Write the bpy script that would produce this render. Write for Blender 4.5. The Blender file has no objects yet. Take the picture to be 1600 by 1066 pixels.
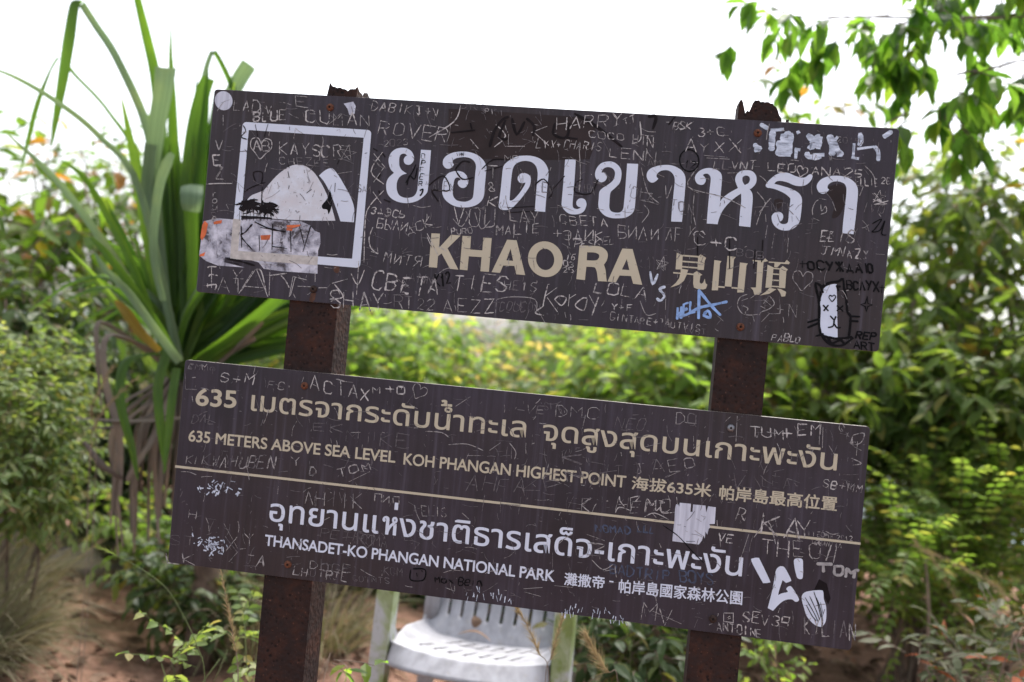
import bpy, bmesh, math, random
from math import sin, cos, pi, radians, sqrt, atan2
from mathutils import Vector, Matrix
from mathutils.geometry import tessellate_polygon

SC = bpy.context.scene
COL = SC.collection
# ------------------------------------------------------------------ camera
EYE = 1.25                      # camera height, the ground by the sign is z = 0
F = 1556.0                      # focal length in pixels of the 1600 px wide photograph (35 mm on full frame)
ROLL = radians(5.24)
CR, SR = cos(ROLL), sin(ROLL)
cam_d = bpy.data.cameras.new('camera')
cam = bpy.data.objects.new('camera', cam_d); COL.objects.link(cam)
cam.matrix_world = Matrix(((CR, -SR, 0, 0), (0, 0, -1, 0), (SR, CR, 0, EYE), (0, 0, 0, 1)))
cam_d.sensor_width = 36; cam_d.lens = 35.0
cam_d.clip_start = 0.05; cam_d.clip_end = 100000
cam_d.dof.use_dof = True; cam_d.dof.focus_distance = 1.72
cam_d.dof.aperture_fstop = 2.5; cam_d.dof.aperture_blades = 0
SC.camera = cam
# ------------------------------------------------------------------ sky and sun (bright hazy overcast, sun high behind the sign)
SUN_EL, SUN_AZ = radians(62), radians(25)
world = bpy.data.worlds.new("World"); SC.world = world; world.use_nodes = True
nt = world.node_tree; nt.nodes.clear()
sky = nt.nodes.new('ShaderNodeTexSky'); sky.sky_type = 'NISHITA'; sky.sun_disc = False
sky.sun_elevation = SUN_EL; sky.sun_rotation = SUN_AZ
sky.air_density = 1.0; sky.dust_density = 6.0; sky.ozone_density = 1.0; sky.altitude = 600
hs = nt.nodes.new('ShaderNodeHueSaturation'); hs.inputs['Saturation'].default_value = 0.30
bg = nt.nodes.new('ShaderNodeBackground'); bg.inputs['Strength'].default_value = 0.115
wo = nt.nodes.new('ShaderNodeOutputWorld')
nt.links.new(sky.outputs[0], hs.inputs['Color']); nt.links.new(hs.outputs[0], bg.inputs[0]); nt.links.new(bg.outputs[0], wo.inputs[0])
sun_d = bpy.data.lights.new('sun', 'SUN'); sun_d.energy = 1.5; sun_d.angle = radians(12); sun_d.color = (1.0, 0.95, 0.87)
sun = bpy.data.objects.new('sun', sun_d); COL.objects.link(sun)
sdir = Vector((sin(SUN_AZ) * cos(SUN_EL), cos(SUN_AZ) * cos(SUN_EL), sin(SUN_EL)))   # towards the sun
sun.rotation_euler = sdir.to_track_quat('Z', 'Y').to_euler()
SC.view_settings.view_transform = 'Standard'; SC.view_settings.look = 'None'
SC.view_settings.exposure = 1.85; SC.view_settings.gamma = 1.0
SC.cycles.use_denoising = True
SC.cycles.max_bounces = 8; SC.cycles.transmission_bounces = 6; SC.cycles.transparent_max_bounces = 6

# ------------------------------------------------------------------ geometry of the view
def ray(px, py):
    a, b = px - 800.0, py - 533.0
    ax = CR * a + SR * b; bz = -SR * a + CR * b
    return Vector((ax / F, 1.0, -bz / F))
def at(px, py, Y):
    return ray(px, py) * Y + Vector((0, 0, EYE))
# the sign: board centre, yaw
YAW = 0.14461
SIGN = Vector((0.01117, 1.73046, 0.0))
U = Vector((cos(YAW), -sin(YAW), 0)); N = Vector((sin(YAW), cos(YAW), 0))     # right along the boards, away from the camera
def on_sign(px, py, depth=0.0):
    """photograph pixel -> (u, z) on the plane of the boards"""
    d = ray(px, py); o = Vector((0, 0, EYE)) - SIGN - N * depth
    t = -o.dot(N) / d.dot(N)
    p = Vector((0, 0, EYE)) + d * t - SIGN
    return p.dot(U), p.z

# ------------------------------------------------------------------ helpers
def link(o, parent=None):
    COL.objects.link(o)
    if parent is not None: o.parent = parent
    return o
def tag(o, label=None, cat=None, group=None, kind=None):
    if label: o['label'] = label
    if cat: o['category'] = cat
    if group: o['group'] = group
    if kind: o['kind'] = kind
    return o
def empty(name, loc, rz=0.0):
    o = bpy.data.objects.new(name, None); o.location = loc; o.rotation_euler = (0, 0, rz); o.empty_display_size = .1
    return link(o)
def mesh_obj(name, verts, faces, mat, parent=None, smooth=False, mat_idx=None, origin=None):
    me = bpy.data.meshes.new(name)
    if origin is not None:
        verts = [(v[0] - origin[0], v[1] - origin[1], v[2] - origin[2]) for v in verts]
    me.from_pydata([tuple(v) for v in verts], [], faces)
    mats = mat if isinstance(mat, (list, tuple)) else [mat]
    for m in mats: me.materials.append(m)
    if mat_idx: me.polygons.foreach_set('material_index', mat_idx)
    if smooth: me.polygons.foreach_set('use_smooth', [True] * len(me.polygons))
    me.update()
    o = bpy.data.objects.new(name, me)
    if origin is not None and parent is None: o.location = origin
    return link(o, parent)
class MB:
    def __init__(s): s.v = []; s.f = []; s.m = []; s.a = []
    def add(s, vs, fs, m=0):
        k = len(s.v); s.v.extend(vs); s.f.extend([tuple(i + k for i in f) for f in fs]); s.m.extend([m] * len(fs))
    def build(s, name, mat, parent=None, smooth=False, origin=None):
        o = mesh_obj(name, s.v, s.f, mat, parent, smooth, s.m if isinstance(mat, (list, tuple)) else None, origin)
        if s.a and len(s.a) == len(s.v): o.data.attributes.new('across', 'FLOAT', 'POINT').data.foreach_set('value', s.a)
        return o
    def box(s, x0, x1, y0, y1, z0, z1, m=0):
        s.add([(x0,y0,z0),(x1,y0,z0),(x1,y1,z0),(x0,y1,z0),(x0,y0,z1),(x1,y0,z1),(x1,y1,z1),(x0,y1,z1)],
              [(0,3,2,1),(4,5,6,7),(0,1,5,4),(1,2,6,5),(2,3,7,6),(3,0,4,7)], m)
    def tube(s, pts, radii, n=6, m=0, cap=True):
        pts = [Vector(p) for p in pts]; vs = []; fs = []
        up = Vector((0.31, 0.2, 0.93)).normalized()
        for i, p in enumerate(pts):
            t = (pts[min(i + 1, len(pts) - 1)] - pts[max(i - 1, 0)])
            if t.length < 1e-9: t = Vector((0, 0, 1))
            t.normalize()
            a = t.cross(up)
            if a.length < 1e-3: a = t.cross(Vector((1, 0, 0)))
            a.normalize(); b = t.cross(a)
            r = radii[i] if isinstance(radii, (list, tuple)) else radii
            for k in range(n):
                q = 2 * pi * k / n
                vs.append(p + (a * cos(q) + b * sin(q)) * r)
        for i in range(len(pts) - 1):
            for k in range(n):
                fs.append((i*n+k, i*n+(k+1) % n, (i+1)*n+(k+1) % n, (i+1)*n+k))
        if cap:
            fs.append(tuple(range(n))[::-1]); fs.append(tuple((len(pts)-1)*n + k for k in range(n)))
        s.add(vs, fs, m)
def catmull(pts, corners=(), closed=True, n=5):
    """smooth outline through pts; pts that carry a third element are corners"""
    P = [(p[0], p[1]) for p in pts]; C = [len(p) > 2 for p in pts]; L = len(P); out = []
    rng = L if closed else L - 1
    for i in range(rng):
        p1, p2 = P[i], P[(i+1) % L]
        p0 = P[(i-1) % L] if (closed or i > 0) else p1
        p3 = P[(i+2) % L] if (closed or i + 2 < L) else p2
        if C[i]: p0 = p1
        if C[(i+1) % L]: p3 = p2
        for k in range(n):
            t = k / n; t2 = t*t; t3 = t2*t
            out.append(tuple(0.5*((2*p1[j]) + (-p0[j]+p2[j])*t + (2*p0[j]-5*p1[j]+4*p2[j]-p3[j])*t2 + (-p0[j]+3*p1[j]-3*p2[j]+p3[j])*t3) for j in (0, 1)))
    if not closed: out.append(P[-1])
    return out

# ------------------------------------------------------------------ materials
class NT:
    def __init__(s, name):
        s.mat = bpy.data.materials.new(name); s.mat.use_nodes = True
        s.t = s.mat.node_tree; s.t.nodes.clear()
        s.out = s.t.nodes.new('ShaderNodeOutputMaterial')
    def n(s, typ, **kw):
        nd = s.t.nodes.new(typ)
        for k, v in kw.items(): setattr(nd, k, v)
        return nd
    def l(s, a, b): s.t.links.new(a, b)
    def coord(s, scale=(1, 1, 1), rot=(0, 0, 0)):
        tc = s.n('ShaderNodeTexCoord'); mp = s.n('ShaderNodeMapping'); mp.inputs['Scale'].default_value = scale; mp.inputs['Rotation'].default_value = rot
        s.l(tc.outputs['Object'], mp.inputs['Vector']); return mp.outputs[0]
    def noise(s, vec, scale, detail=4, rough=.55, dist=0):
        nd = s.n('ShaderNodeTexNoise'); nd.inputs['Scale'].default_value = scale; nd.inputs['Detail'].default_value = detail
        nd.inputs['Roughness'].default_value = rough; nd.inputs['Distortion'].default_value = dist
        s.l(vec, nd.inputs['Vector']); return nd.outputs['Fac']
    def ramp(s, fac, stops, interp='LINEAR'):
        nd = s.n('ShaderNodeValToRGB'); cr = nd.color_ramp; cr.interpolation = interp
        while len(cr.elements) < len(stops): cr.elements.new(0.5)
        for e, (p, c) in zip(cr.elements, stops):
            e.position = p; e.color = (c[0], c[1], c[2], 1) if not isinstance(c, (int, float)) else (c, c, c, 1)
        s.l(fac, nd.inputs[0]); return nd.outputs[0]
    def mix(s, fac, a, b, mode='MIX'):
        nd = s.n('ShaderNodeMix', data_type='RGBA', blend_type=mode)
        for sock, v in ((nd.inputs[0], fac), (nd.inputs[6], a), (nd.inputs[7], b)):
            if hasattr(v, 'links'): s.l(v, sock)
            elif isinstance(v, (int, float)): sock.default_value = v
            else: sock.default_value = (v[0], v[1], v[2], 1)
        return nd.outputs[2]
    def bsdf(s, color, rough=.6, bump=None, bump_str=.3, bump_dist=.002, metal=0, spec=.5):
        b = s.n('ShaderNodeBsdfPrincipled')
        if hasattr(color, 'links'): s.l(color, b.inputs['Base Color'])
        else: b.inputs['Base Color'].default_value = (*color, 1)
        if hasattr(rough, 'links'): s.l(rough, b.inputs['Roughness'])
        else: b.inputs['Roughness'].default_value = rough
        b.inputs['Metallic'].default_value = metal; b.inputs['Specular IOR Level'].default_value = spec
        if bump is not None:
            bp = s.n('ShaderNodeBump'); bp.inputs['Strength'].default_value = bump_str; bp.inputs['Distance'].default_value = bump_dist
            s.l(bump, bp.inputs['Height']); s.l(bp.outputs[0], b.inputs['Normal'])
        s.l(b.outputs[0], s.out.inputs[0]); return b
def plain(name, c, rough=.7, var=.15, scale=30, spec=.3):
    t = NT(name); v = t.coord(); f = t.noise(v, scale, 4)
    t.bsdf(t.ramp(f, [(.3, [x*(1-var) for x in c]), (.7, [min(1, x*(1+var)) for x in c])]), rough, spec=spec); return t.mat
def leaf_mat(name, stops, trans=.5, rough=.5, tcol=None, spec=.22, ribs=False):
    """stops: colours picked per leaf; light also passes through the blade"""
    t = NT(name); g = t.n('ShaderNodeNewGeometry')
    col = t.ramp(g.outputs['Random Per Island'], stops)
    if ribs:                                        # parallel veins along a strap leaf
        at_ = t.n('ShaderNodeAttribute', attribute_name='across'); cb = t.n('ShaderNodeCombineXYZ'); t.l(at_.outputs['Fac'], cb.inputs[0]); t.l(g.outputs['Random Per Island'], cb.inputs[1])
        mp = t.n('ShaderNodeMapping'); mp.inputs['Scale'].default_value = (5, 60, 1); t.l(cb.outputs[0], mp.inputs[0])
        col = t.mix(t.ramp(t.noise(mp.outputs[0], 1.6, 3), [(.35, .75), (.55, 0)]), col, t.mix(1.0, col, (.42, .45, .4), 'MULTIPLY'))
        col = t.mix(t.ramp(t.noise(t.coord(), 7, 4), [(.5, 0), (.72, .5)]), col, t.mix(1.0, col, (1.7, 1.4, 1.0), 'MULTIPLY'))
    b = t.n('ShaderNodeBsdfPrincipled'); t.l(col, b.inputs['Base Color']); b.inputs['Roughness'].default_value = rough
    b.inputs['Specular IOR Level'].default_value = spec
    tr = t.n('ShaderNodeBsdfTranslucent')
    t.l(t.mix(1.0, col, tcol or (2.8, 2.75, 1.0), 'MULTIPLY'), tr.inputs[0])
    mx = t.n('ShaderNodeMixShader'); mx.inputs[0].default_value = trans
    t.l(b.outputs[0], mx.inputs[1]); t.l(tr.outputs[0], mx.inputs[2]); t.l(mx.outputs[0], t.out.inputs[0])
    return t.mat
M = {}
def make_materials():
    # dark laminate of the boards: brown-violet, vertical wipe streaks, worn patches, browner stains
    t = NT('board_laminate'); v = t.coord(); vs = t.coord((60, 1, 2.2))
    a = t.noise(v, 5, 5, .6, .4); b = t.noise(vs, 1.6, 4, .6); c = t.noise(v, 2.1, 3, .5, .8); d = t.noise(v, 140, 3)
    col = t.ramp(a, [(.28, (.018, .012, .018)), (.5, (.030, .022, .033)), (.74, (.047, .038, .057))])
    col = t.mix(t.ramp(c, [(.50, 0), (.66, .8)]), col, (.029, .019, .020))
    col = t.mix(t.ramp(b, [(.32, .6), (.5, 0)]), col, (.016, .012, .016))
    col = t.mix(t.ramp(b, [(.54, 0), (.75, .55)]), col, (.085, .074, .104))
    col = t.mix(t.ramp(d, [(.66, 0), (.72, .35)]), col, (.11, .10, .12))
    rg = t.ramp(a, [(.3, .36), (.7, .55)])
    t.bsdf(col, rg, b, .15, .001, spec=.32); M['board'] = t.mat
    M['board_edge'] = plain('board_cut_edge', (.42, .38, .33), .7, .3, 60)
    # white and gold film lettering, a little dirty
    def film(name, c, dirty):
        t = NT(name); v = t.coord(); a = t.noise(v, 9, 5, .6); b = t.noise(v, 160, 3); e = t.noise(t.coord((90, 1, 3)), 2, 3)
        col = t.ramp(a, [(.3, [x*.92 for x in c]), (.7, c)])
        col = t.mix(t.ramp(b, [(.68, 0), (.74, .55)]), col, dirty)
        col = t.mix(t.ramp(e, [(.66, 0), (.8, .22)]), col, dirty)
        t.bsdf(col, .5, spec=.4); return t.mat
    M['white'] = film('white_film', (.60, .645, .78), (.30, .30, .36))
    M['gold'] = film('gold_film', (.48, .43, .33), (.22, .19, .17))
    t = NT('worn_white_film'); v = t.coord(); a = t.noise(v, 36, 6, .65); b = t.noise(v, 120, 4, .7)
    col = t.ramp(a, [(.36, (.55, .54, .60)), (.50, (.56, .57, .64)), (.64, (.61, .64, .74))])
    col = t.mix(t.ramp(b, [(.62, 0), (.68, .8)]), col, (.14, .12, .14)); t.bsdf(col, .7, a, .3, .001); M['worn_white'] = t.mat
    # peeled sticker residue
    t = NT('sticker_residue'); v = t.coord((1, 1, 1)); a = t.noise(v, 28, 6, .65, .5); b = t.noise(v, 85, 5, .7)
    col = t.ramp(a, [(.38, (.060, .052, .062)), (.46, (.30, .30, .37)), (.60, (.58, .58, .68))])
    col = t.mix(t.ramp(b, [(.57, 0), (.66, .8)]), col, (.62, .62, .70)); t.bsdf(col, .8, b, .4, .001); M['residue'] = t.mat
    t = NT('sticker_paper'); v = t.coord((70, 1, 5)); a = t.noise(v, 2, 5, .6); b = t.noise(t.coord(), 40, 4)
    col = t.ramp(a, [(.3, (.34, .35, .44)), (.55, (.52, .54, .65)), (.8, (.64, .66, .76))])
    col = t.mix(t.ramp(b, [(.64, 0), (.72, .6)]), col, (.16, .15, .19)); t.bsdf(col, .75); M['paper'] = t.mat
    M['orange'] = plain('orange_print', (.55, .13, .05), .7, .3, 60)
    # paint marks: thin dry white, streaky
    t = NT('dry_white_paint'); v = t.coord((25, 1, 100), (0, .5, 0)); a = t.noise(v, 1.6, 5, .65); b = t.noise(t.coord(), 60, 4)
    col = t.ramp(a, [(.30, (.12, .12, .16)), (.45, (.38, .43, .54)), (.62, (.66, .72, .86))])
    col = t.mix(t.ramp(b, [(.60, 0), (.70, .7)]), col, (.07, .06, .08)); t.bsdf(col, .75); M['dry_paint'] = t.mat
    M['paint'] = plain('white_paint', (.58, .63, .77), .55, .06, 30)
    M['blue'] = plain('blue_marker', (.23, .37, .68), .6, .25, 80)
    M['dark_blue'] = plain('faded_blue_marker', (.050, .065, .115), .6, .45, 60)
    M['black'] = plain('black_marker', (.005, .0045, .006), .6, .3, 50, .1)
    M['faint_black'] = plain('faded_black_marker', (.012, .009, .011), .6, .4, 40, .1)
    M['brown_stain'] = plain('brown_stain', (.027, .018, .019), .6, .3, 14, .2)
    def scr(name, c, spread):
        t = NT(name); v = t.coord(); a = t.noise(v, 170, 3, .6)
        t.bsdf(t.ramp(a, [(.36, (.055, .046, .055)), (.36 + spread, c)]), .75); return t.mat
    M['scr_a'] = scr('scratch_bright', (.46, .435, .445), .14)
    M['scr_b'] = scr('scratch_mid', (.34, .32, .33), .16)
    M['scr_c'] = scr('scratch_faint', (.15, .135, .15), .22)
    # rusty painted steel
    t = NT('rusty_steel'); v = t.coord(); a = t.noise(v, 16, 6, .65, .3); b = t.noise(v, 70, 5, .7); c = t.noise(v, 190, 3)
    vo = t.n('ShaderNodeTexVoronoi'); vo.inputs['Scale'].default_value = 105; t.l(v, vo.inputs['Vector'])
    col = t.ramp(a, [(.3, (.016, .011, .011)), (.48, (.030, .016, .014)), (.62, (.050, .022, .016)), (.78, (.085, .036, .022))])
    col = t.mix(t.ramp(b, [(.45, 0), (.62, .7)]), col, (.024, .017, .017))
    pit = t.ramp(t.mix(.5, vo.outputs['Distance'], b), [(.30, 1), (.40, 0)])
    col = t.mix(pit, col, (.012, .008, .008)); col = t.mix(t.ramp(c, [(.64, 0), (.72, .5)]), col, (.16, .075, .05))
    t.bsdf(col, .8, t.mix(.5, vo.outputs['Distance'], b), .8, .004, spec=.15); M['rust'] = t.mat
    t = NT('flaking_rust'); v = t.coord(); a = t.noise(v, 60, 6, .7)
    t.bsdf(t.ramp(a, [(.3, (.016, .010, .009)), (.6, (.05, .030, .025)), (.8, (.09, .05, .04))]), .95, a, .9, .006); M['rust_flake'] = t.mat
    M['rust_bolt'] = plain('rusty_screw', (.11, .040, .022), .8, .5, 300)
    M['dark_bolt'] = plain('dark_rusty_screw', (.032, .018, .015), .8, .5, 300)
    t = NT('zinc_screw'); t.bsdf((.20, .20, .22), .4, metal=.7); M['zinc'] = t.mat
    M['slot'] = plain('screw_socket', (.012, .008, .008), .8)
    M['rust_run'] = plain('rust_run', (.075, .032, .02), .7, .4, 90)
    # chair
    t = NT('weathered_white_plastic'); v = t.coord(); a = t.noise(v, 7, 5, .6, .4); b = t.noise(v, 55, 4); c = t.noise(t.coord((14, 14, 2)), 2, 4)
    col = t.ramp(c, [(.3, (.24, .24, .26)), (.6, (.37, .37, .41))])
    col = t.mix(t.ramp(b, [(.60, 0), (.74, .5)]), col, (.30, .28, .24)); t.bsdf(col, .5, b, .1, .001); M['plastic'] = t.mat
    t = NT('algae_stained_plastic'); v = t.coord((1, 1, .7)); a = t.noise(v, 9, 6, .65, .5); b = t.noise(v, 50, 4)
    col = t.ramp(a, [(.40, (.44, .45, .47)), (.50, (.30, .35, .20)), (.60, (.17, .23, .06)), (.74, (.26, .31, .10))])
    col = t.mix(t.ramp(b, [(.60, 0), (.72, .5)]), col, (.16, .17, .08)); t.bsdf(col, .6); M['algae'] = t.mat
    # soil
    t = NT('red_soil'); v = t.coord(); a = t.noise(v, .9, 6, .6, .5); b = t.noise(v, 14, 6, .7); c = t.noise(v, 34, 5, .7)
    col = t.ramp(b, [(.3, (.10, .058, .042)), (.5, (.23, .130, .095)), (.7, (.37, .24, .185))])
    col = t.mix(t.ramp(a, [(.42, 0), (.6, .5)]), col, (.22, .13, .09))
    col = t.mix(t.ramp(c, [(.53, 0), (.66, .75)]), col, (.075, .048, .036))
    t.bsdf(col, .95, t.mix(.5, b, c), .8, .03, spec=.15); M['soil'] = t.mat
    t = NT('sea_water'); v = t.coord(); a = t.noise(v, .02, 4)
    t.bsdf((.05, .10, .12), .3, a, .2, .5); M['sea'] = t.mat
    M['rock'] = plain('grey_rock', (.17, .145, .13), .9, .35, 14)
    M['bark'] = plain('grey_brown_bark', (.13, .095, .075), .9, .4, 25)
    M['twig'] = plain('dry_twig', (.21, .16, .125), .9, .35, 30)
    M['stalk'] = plain('green_stalk', (.10, .13, .045), .7, .3, 30)
    # foliage
    g = leaf_mat
    M['lf_mid'] = g('leaf_mid_green', [(0, (.046, .080, .022)), (.5, (.088, .136, .040)), (.85, (.14, .185, .062)), (.97, (.15, .14, .045)), (1, (.20, .12, .04))])
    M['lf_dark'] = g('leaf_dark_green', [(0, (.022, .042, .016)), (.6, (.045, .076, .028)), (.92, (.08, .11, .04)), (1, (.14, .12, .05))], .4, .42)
    M['lf_bright'] = g('leaf_yellow_green', [(0, (.075, .135, .030)), (.5, (.120, .19, .055)), (.85, (.18, .235, .09)), (1, (.24, .20, .07))], .55)
    M['lf_pale'] = g('leaf_pale_green', [(0, (.07, .115, .04)), (.5, (.12, .17, .068)), (.85, (.17, .21, .09)), (1, (.20, .17, .10))], .42, .42)
    M['lf_warm'] = g('leaf_green_with_orange', [(0, (.040, .078, .018)), (.45, (.072, .13, .028)), (.84, (.11, .16, .035)), (.90, (.20, .11, .03)), (.96, (.26, .11, .03)), (1, (.17, .08, .03))], .45)
    M['lf_gloss'] = g('leaf_glossy_green', [(0, (.034, .075, .022)), (.5, (.058, .115, .030)), (.9, (.09, .155, .038)), (1, (.13, .17, .04))], .68, .36, (3.0, 3.1, 1.0))
    M['lf_tan'] = g('leaf_dry_tan', [(0, (.05, .032, .022)), (.35, (.11, .07, .048)), (.65, (.22, .145, .105)), (.85, (.32, .24, .18)), (1, (.24, .10, .05))], .25, .8, (1.3, 1.2, 1))
    M['lf_mixtan'] = g('leaf_green_and_tan', [(0, (.06, .11, .03)), (.4, (.10, .16, .045)), (.65, (.14, .18, .065)), (.8, (.24, .19, .12)), (1, (.33, .25, .19))], .45)
    M['lf_sage'] = g('leaf_sage', [(0, (.05, .07, .03)), (.5, (.085, .10, .055)), (.9, (.15, .15, .10)), (.93, (.30, .09, .035)), (1, (.30, .08, .035))], .3, .6, (1.5, 1.5, 1))
    M['lf_rust'] = g('leaf_rust_orange', [(0, (.33, .085, .03)), (1, (.42, .13, .05))], .35, .6, (1.6, 1.1, .7))
    M['gr_dry'] = g('grass_dry', [(0, (.13, .115, .07)), (.5, (.23, .20, .14)), (.75, (.11, .14, .055)), (1, (.34, .29, .21))], .3, .8, (1.4, 1.3, .9))
    M['gr_seed'] = g('grass_seed_straw', [(0, (.24, .185, .10)), (1, (.42, .34, .21))], .35, .8, (1.2, 1.1, .9))
    M['pand'] = g('screw_pine_leaf', [(0, (.012, .032, .008)), (.3, (.030, .070, .016)), (.7, (.065, .125, .030)), (1, (.13, .20, .055))], .45, .36, (2.9, 2.9, .8), ribs=True)
    M['pand_pale'] = g('screw_pine_leaf_pale', [(0, (.09, .14, .085)), (.6, (.14, .20, .13)), (1, (.19, .25, .17))], .35, .35, (1.6, 1.7, 1), ribs=True)
    M['pand_dead'] = g('screw_pine_dead_leaf', [(0, (.10, .078, .066)), (.6, (.19, .155, .13)), (1, (.27, .22, .19))], .15, .8, (1.2, 1.1, 1), ribs=True)
    M['pand_yel'] = g('screw_pine_yellow_leaf', [(0, (.20, .15, .03)), (1, (.27, .20, .05))], .4, .5, (1.4, 1.2, .6), ribs=True)
make_materials()
# ================================================================== THE SIGN
rnd = random.Random(7)
sign = empty('park_sign', SIGN, -YAW)
tag(sign, 'leaning brown two-board park sign on two rusty posts, covered in scratched graffiti', 'sign')
PXM = 1.73 / F                  # metres per pixel on the boards
LAYER = [0.0]
def sheet(name, polys, mat, parent, depth, px=True):
    """flat film on a board: polys = [(outline, [holes])] in photograph pixels"""
    mb = MB()
    for k, (outer, holes) in enumerate(polys):
        loops = [outer] + list(holes)
        loops = [[on_sign(*p[:2]) if px else p[:2] for p in lp] for lp in loops]
        vv = [[Vector((a, b, 0)) for a, b in lp] for lp in loops]
        flat = [p for lp in loops for p in lp]
        tris = tessellate_polygon(vv)
        fs = []
        for a, b, c in tris:
            A, B, C2 = flat[a], flat[b], flat[c]
            ar = (B[0]-A[0])*(C2[1]-A[1]) - (B[1]-A[1])*(C2[0]-A[0])
            if abs(ar) < 1e-12: continue
            fs.append((a, b, c) if ar > 0 else (a, c, b))
        mb.add([(a, -depth - k * 4e-6, b) for a, b in flat], fs)
    return mb.build(name, mat, parent)
def stroke(mb, pts, w, depth, taper=True, m=0, rndcap=False, jit=0.0):
    """ribbon along pts (board u, z), width in metres"""
    P = [Vector((p[0], p[1])) for p in pts]
    Q = [P[0]]
    for p in P[1:]:
        if (p - Q[-1]).length > 1e-5: Q.append(p)
    if len(Q) < 2: return
    if rndcap:
        a = (Q[0] - Q[1]).normalized(); b = (Q[-1] - Q[-2]).normalized()
        Q = [Q[0] + a*w*.45, Q[0] + a*w*.3] + Q + [Q[-1] + b*w*.3, Q[-1] + b*w*.45]
    L = []; n = len(Q)
    for i, p in enumerate(Q):
        d = Q[min(i+1, n-1)] - Q[max(i-1, 0)]
        if d.length < 1e-9: d = Vector((1, 0))
        d.normalize(); nn = Vector((-d.y, d.x))
        ww = w * .5 * (1 + jit * rnd.uniform(-1, 1))
        if rndcap: ww *= (.35 if i in (0, n-1) else .85 if i in (1, n-2) else 1)
        elif taper and i in (0, n-1): ww *= .55
        L.append((p + nn*ww, p - nn*ww))
    vs = []; fs = []
    for i, (a, b) in enumerate(L):
        vs += [(a.x, -depth, a.y), (b.x, -depth, b.y)]
        if i: fs.append((2*i-2, 2*i-1, 2*i+1, 2*i))
    mb.add(vs, fs, m)
def nextdepth(base):
    LAYER[0] = (LAYER[0] + 1) % 220
    return base + LAYER[0] * 2.5e-6
GL = {'A':'00 26 40;12 32','B':'00 06 36 45 44 33 03;33 42 41 30 00','C':'45 36 16 05 01 10 30 41','D':'00 06 26 44 42 20 00','E':'46 06 00 40;03 33',
'F':'46 06 00;03 33','G':'45 36 16 05 01 10 30 42 22','H':'00 06;40 46;03 43','I':'20 26','J':'06 46;26 21 10 01','K':'00 06;46 03 40','L':'06 00 40','M':'00 06 23 46 40',
'N':'00 06 40 46','O':'10 01 05 16 36 45 41 30 10','P':'00 06 36 45 44 33 03','Q':'10 01 05 16 36 45 41 30 10;22 40','R':'00 06 36 45 44 33 03;23 40','S':'45 36 16 05 04 42 41 30 10 01',
'T':'06 46;26 20','U':'06 01 10 30 41 46','V':'06 20 46','W':'06 10 24 30 46','X':'00 46;06 40','Y':'06 23 46;23 20','Z':'06 46 00 40',
'0':'10 01 05 16 36 45 41 30 10','1':'14 26 20','2':'05 16 36 45 44 00 40','3':'05 16 36 45 44 23 42 41 30 10 01','4':'30 36 02 42','5':'46 06 03 33 42 41 30 00','6':'46 16 03 01 10 30 41 42 33 03','7':'06 46 10','8':'13 05 16 36 45 33 13 01 10 30 41 33','9':'41 46 06 03 43',
'+':'23 2322;21 25;03 43','.':'20 21','-':'03 43','?':'05 16 36 45 22 21','&':'40 05 16 26 34 01 10 30 42',
'З':'05 16 36 45 44 23 42 41 30 10 01','Д':'00 01 41 40;11 26 31','С':'45 36 16 05 01 10 30 41','Ь':'06 00 30 41 42 33 03','Б':'46 06 00 30 41 42 33 03','Ы':'06 00 20 31 32 23 03;46 40','Л':'00 26 40','И':'06 00 46 40',
'Я':'40 46 16 05 04 13 43;23 00','У':'06 23;46 10','Ж':'20 26;06 23 46;00 23 40','Ю':'00 06;03 13;20 11 15 26 36 45 41 30 20','П':'00 06 46 40','Э':'05 16 36 45 41 30 10 01;13 43','Х':'00 46;06 40',
'c':'43 34 14 03 01 10 30 41','a':'44 14 03 01 10 30 44 40','o':'10 01 03 14 34 43 41 30 10','r':'00 04;02 24 44','y':'04 21;44 00','e':'02 42 44 14 01 10 40','x':'00 44;04 40','i':'20 24','n':'00 04;03 24 40','h':'00 06;03 24 40','u':'04 01 10 30 44 40','v':'04 20 44','l':'26 20','s':'44 04 02 42 40 00'}
def glyph_strokes(ch):
    return [[(int(q[0]), int(q[1])) for q in s.split() if len(q) == 2] for s in GL[ch].split(';')]
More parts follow.
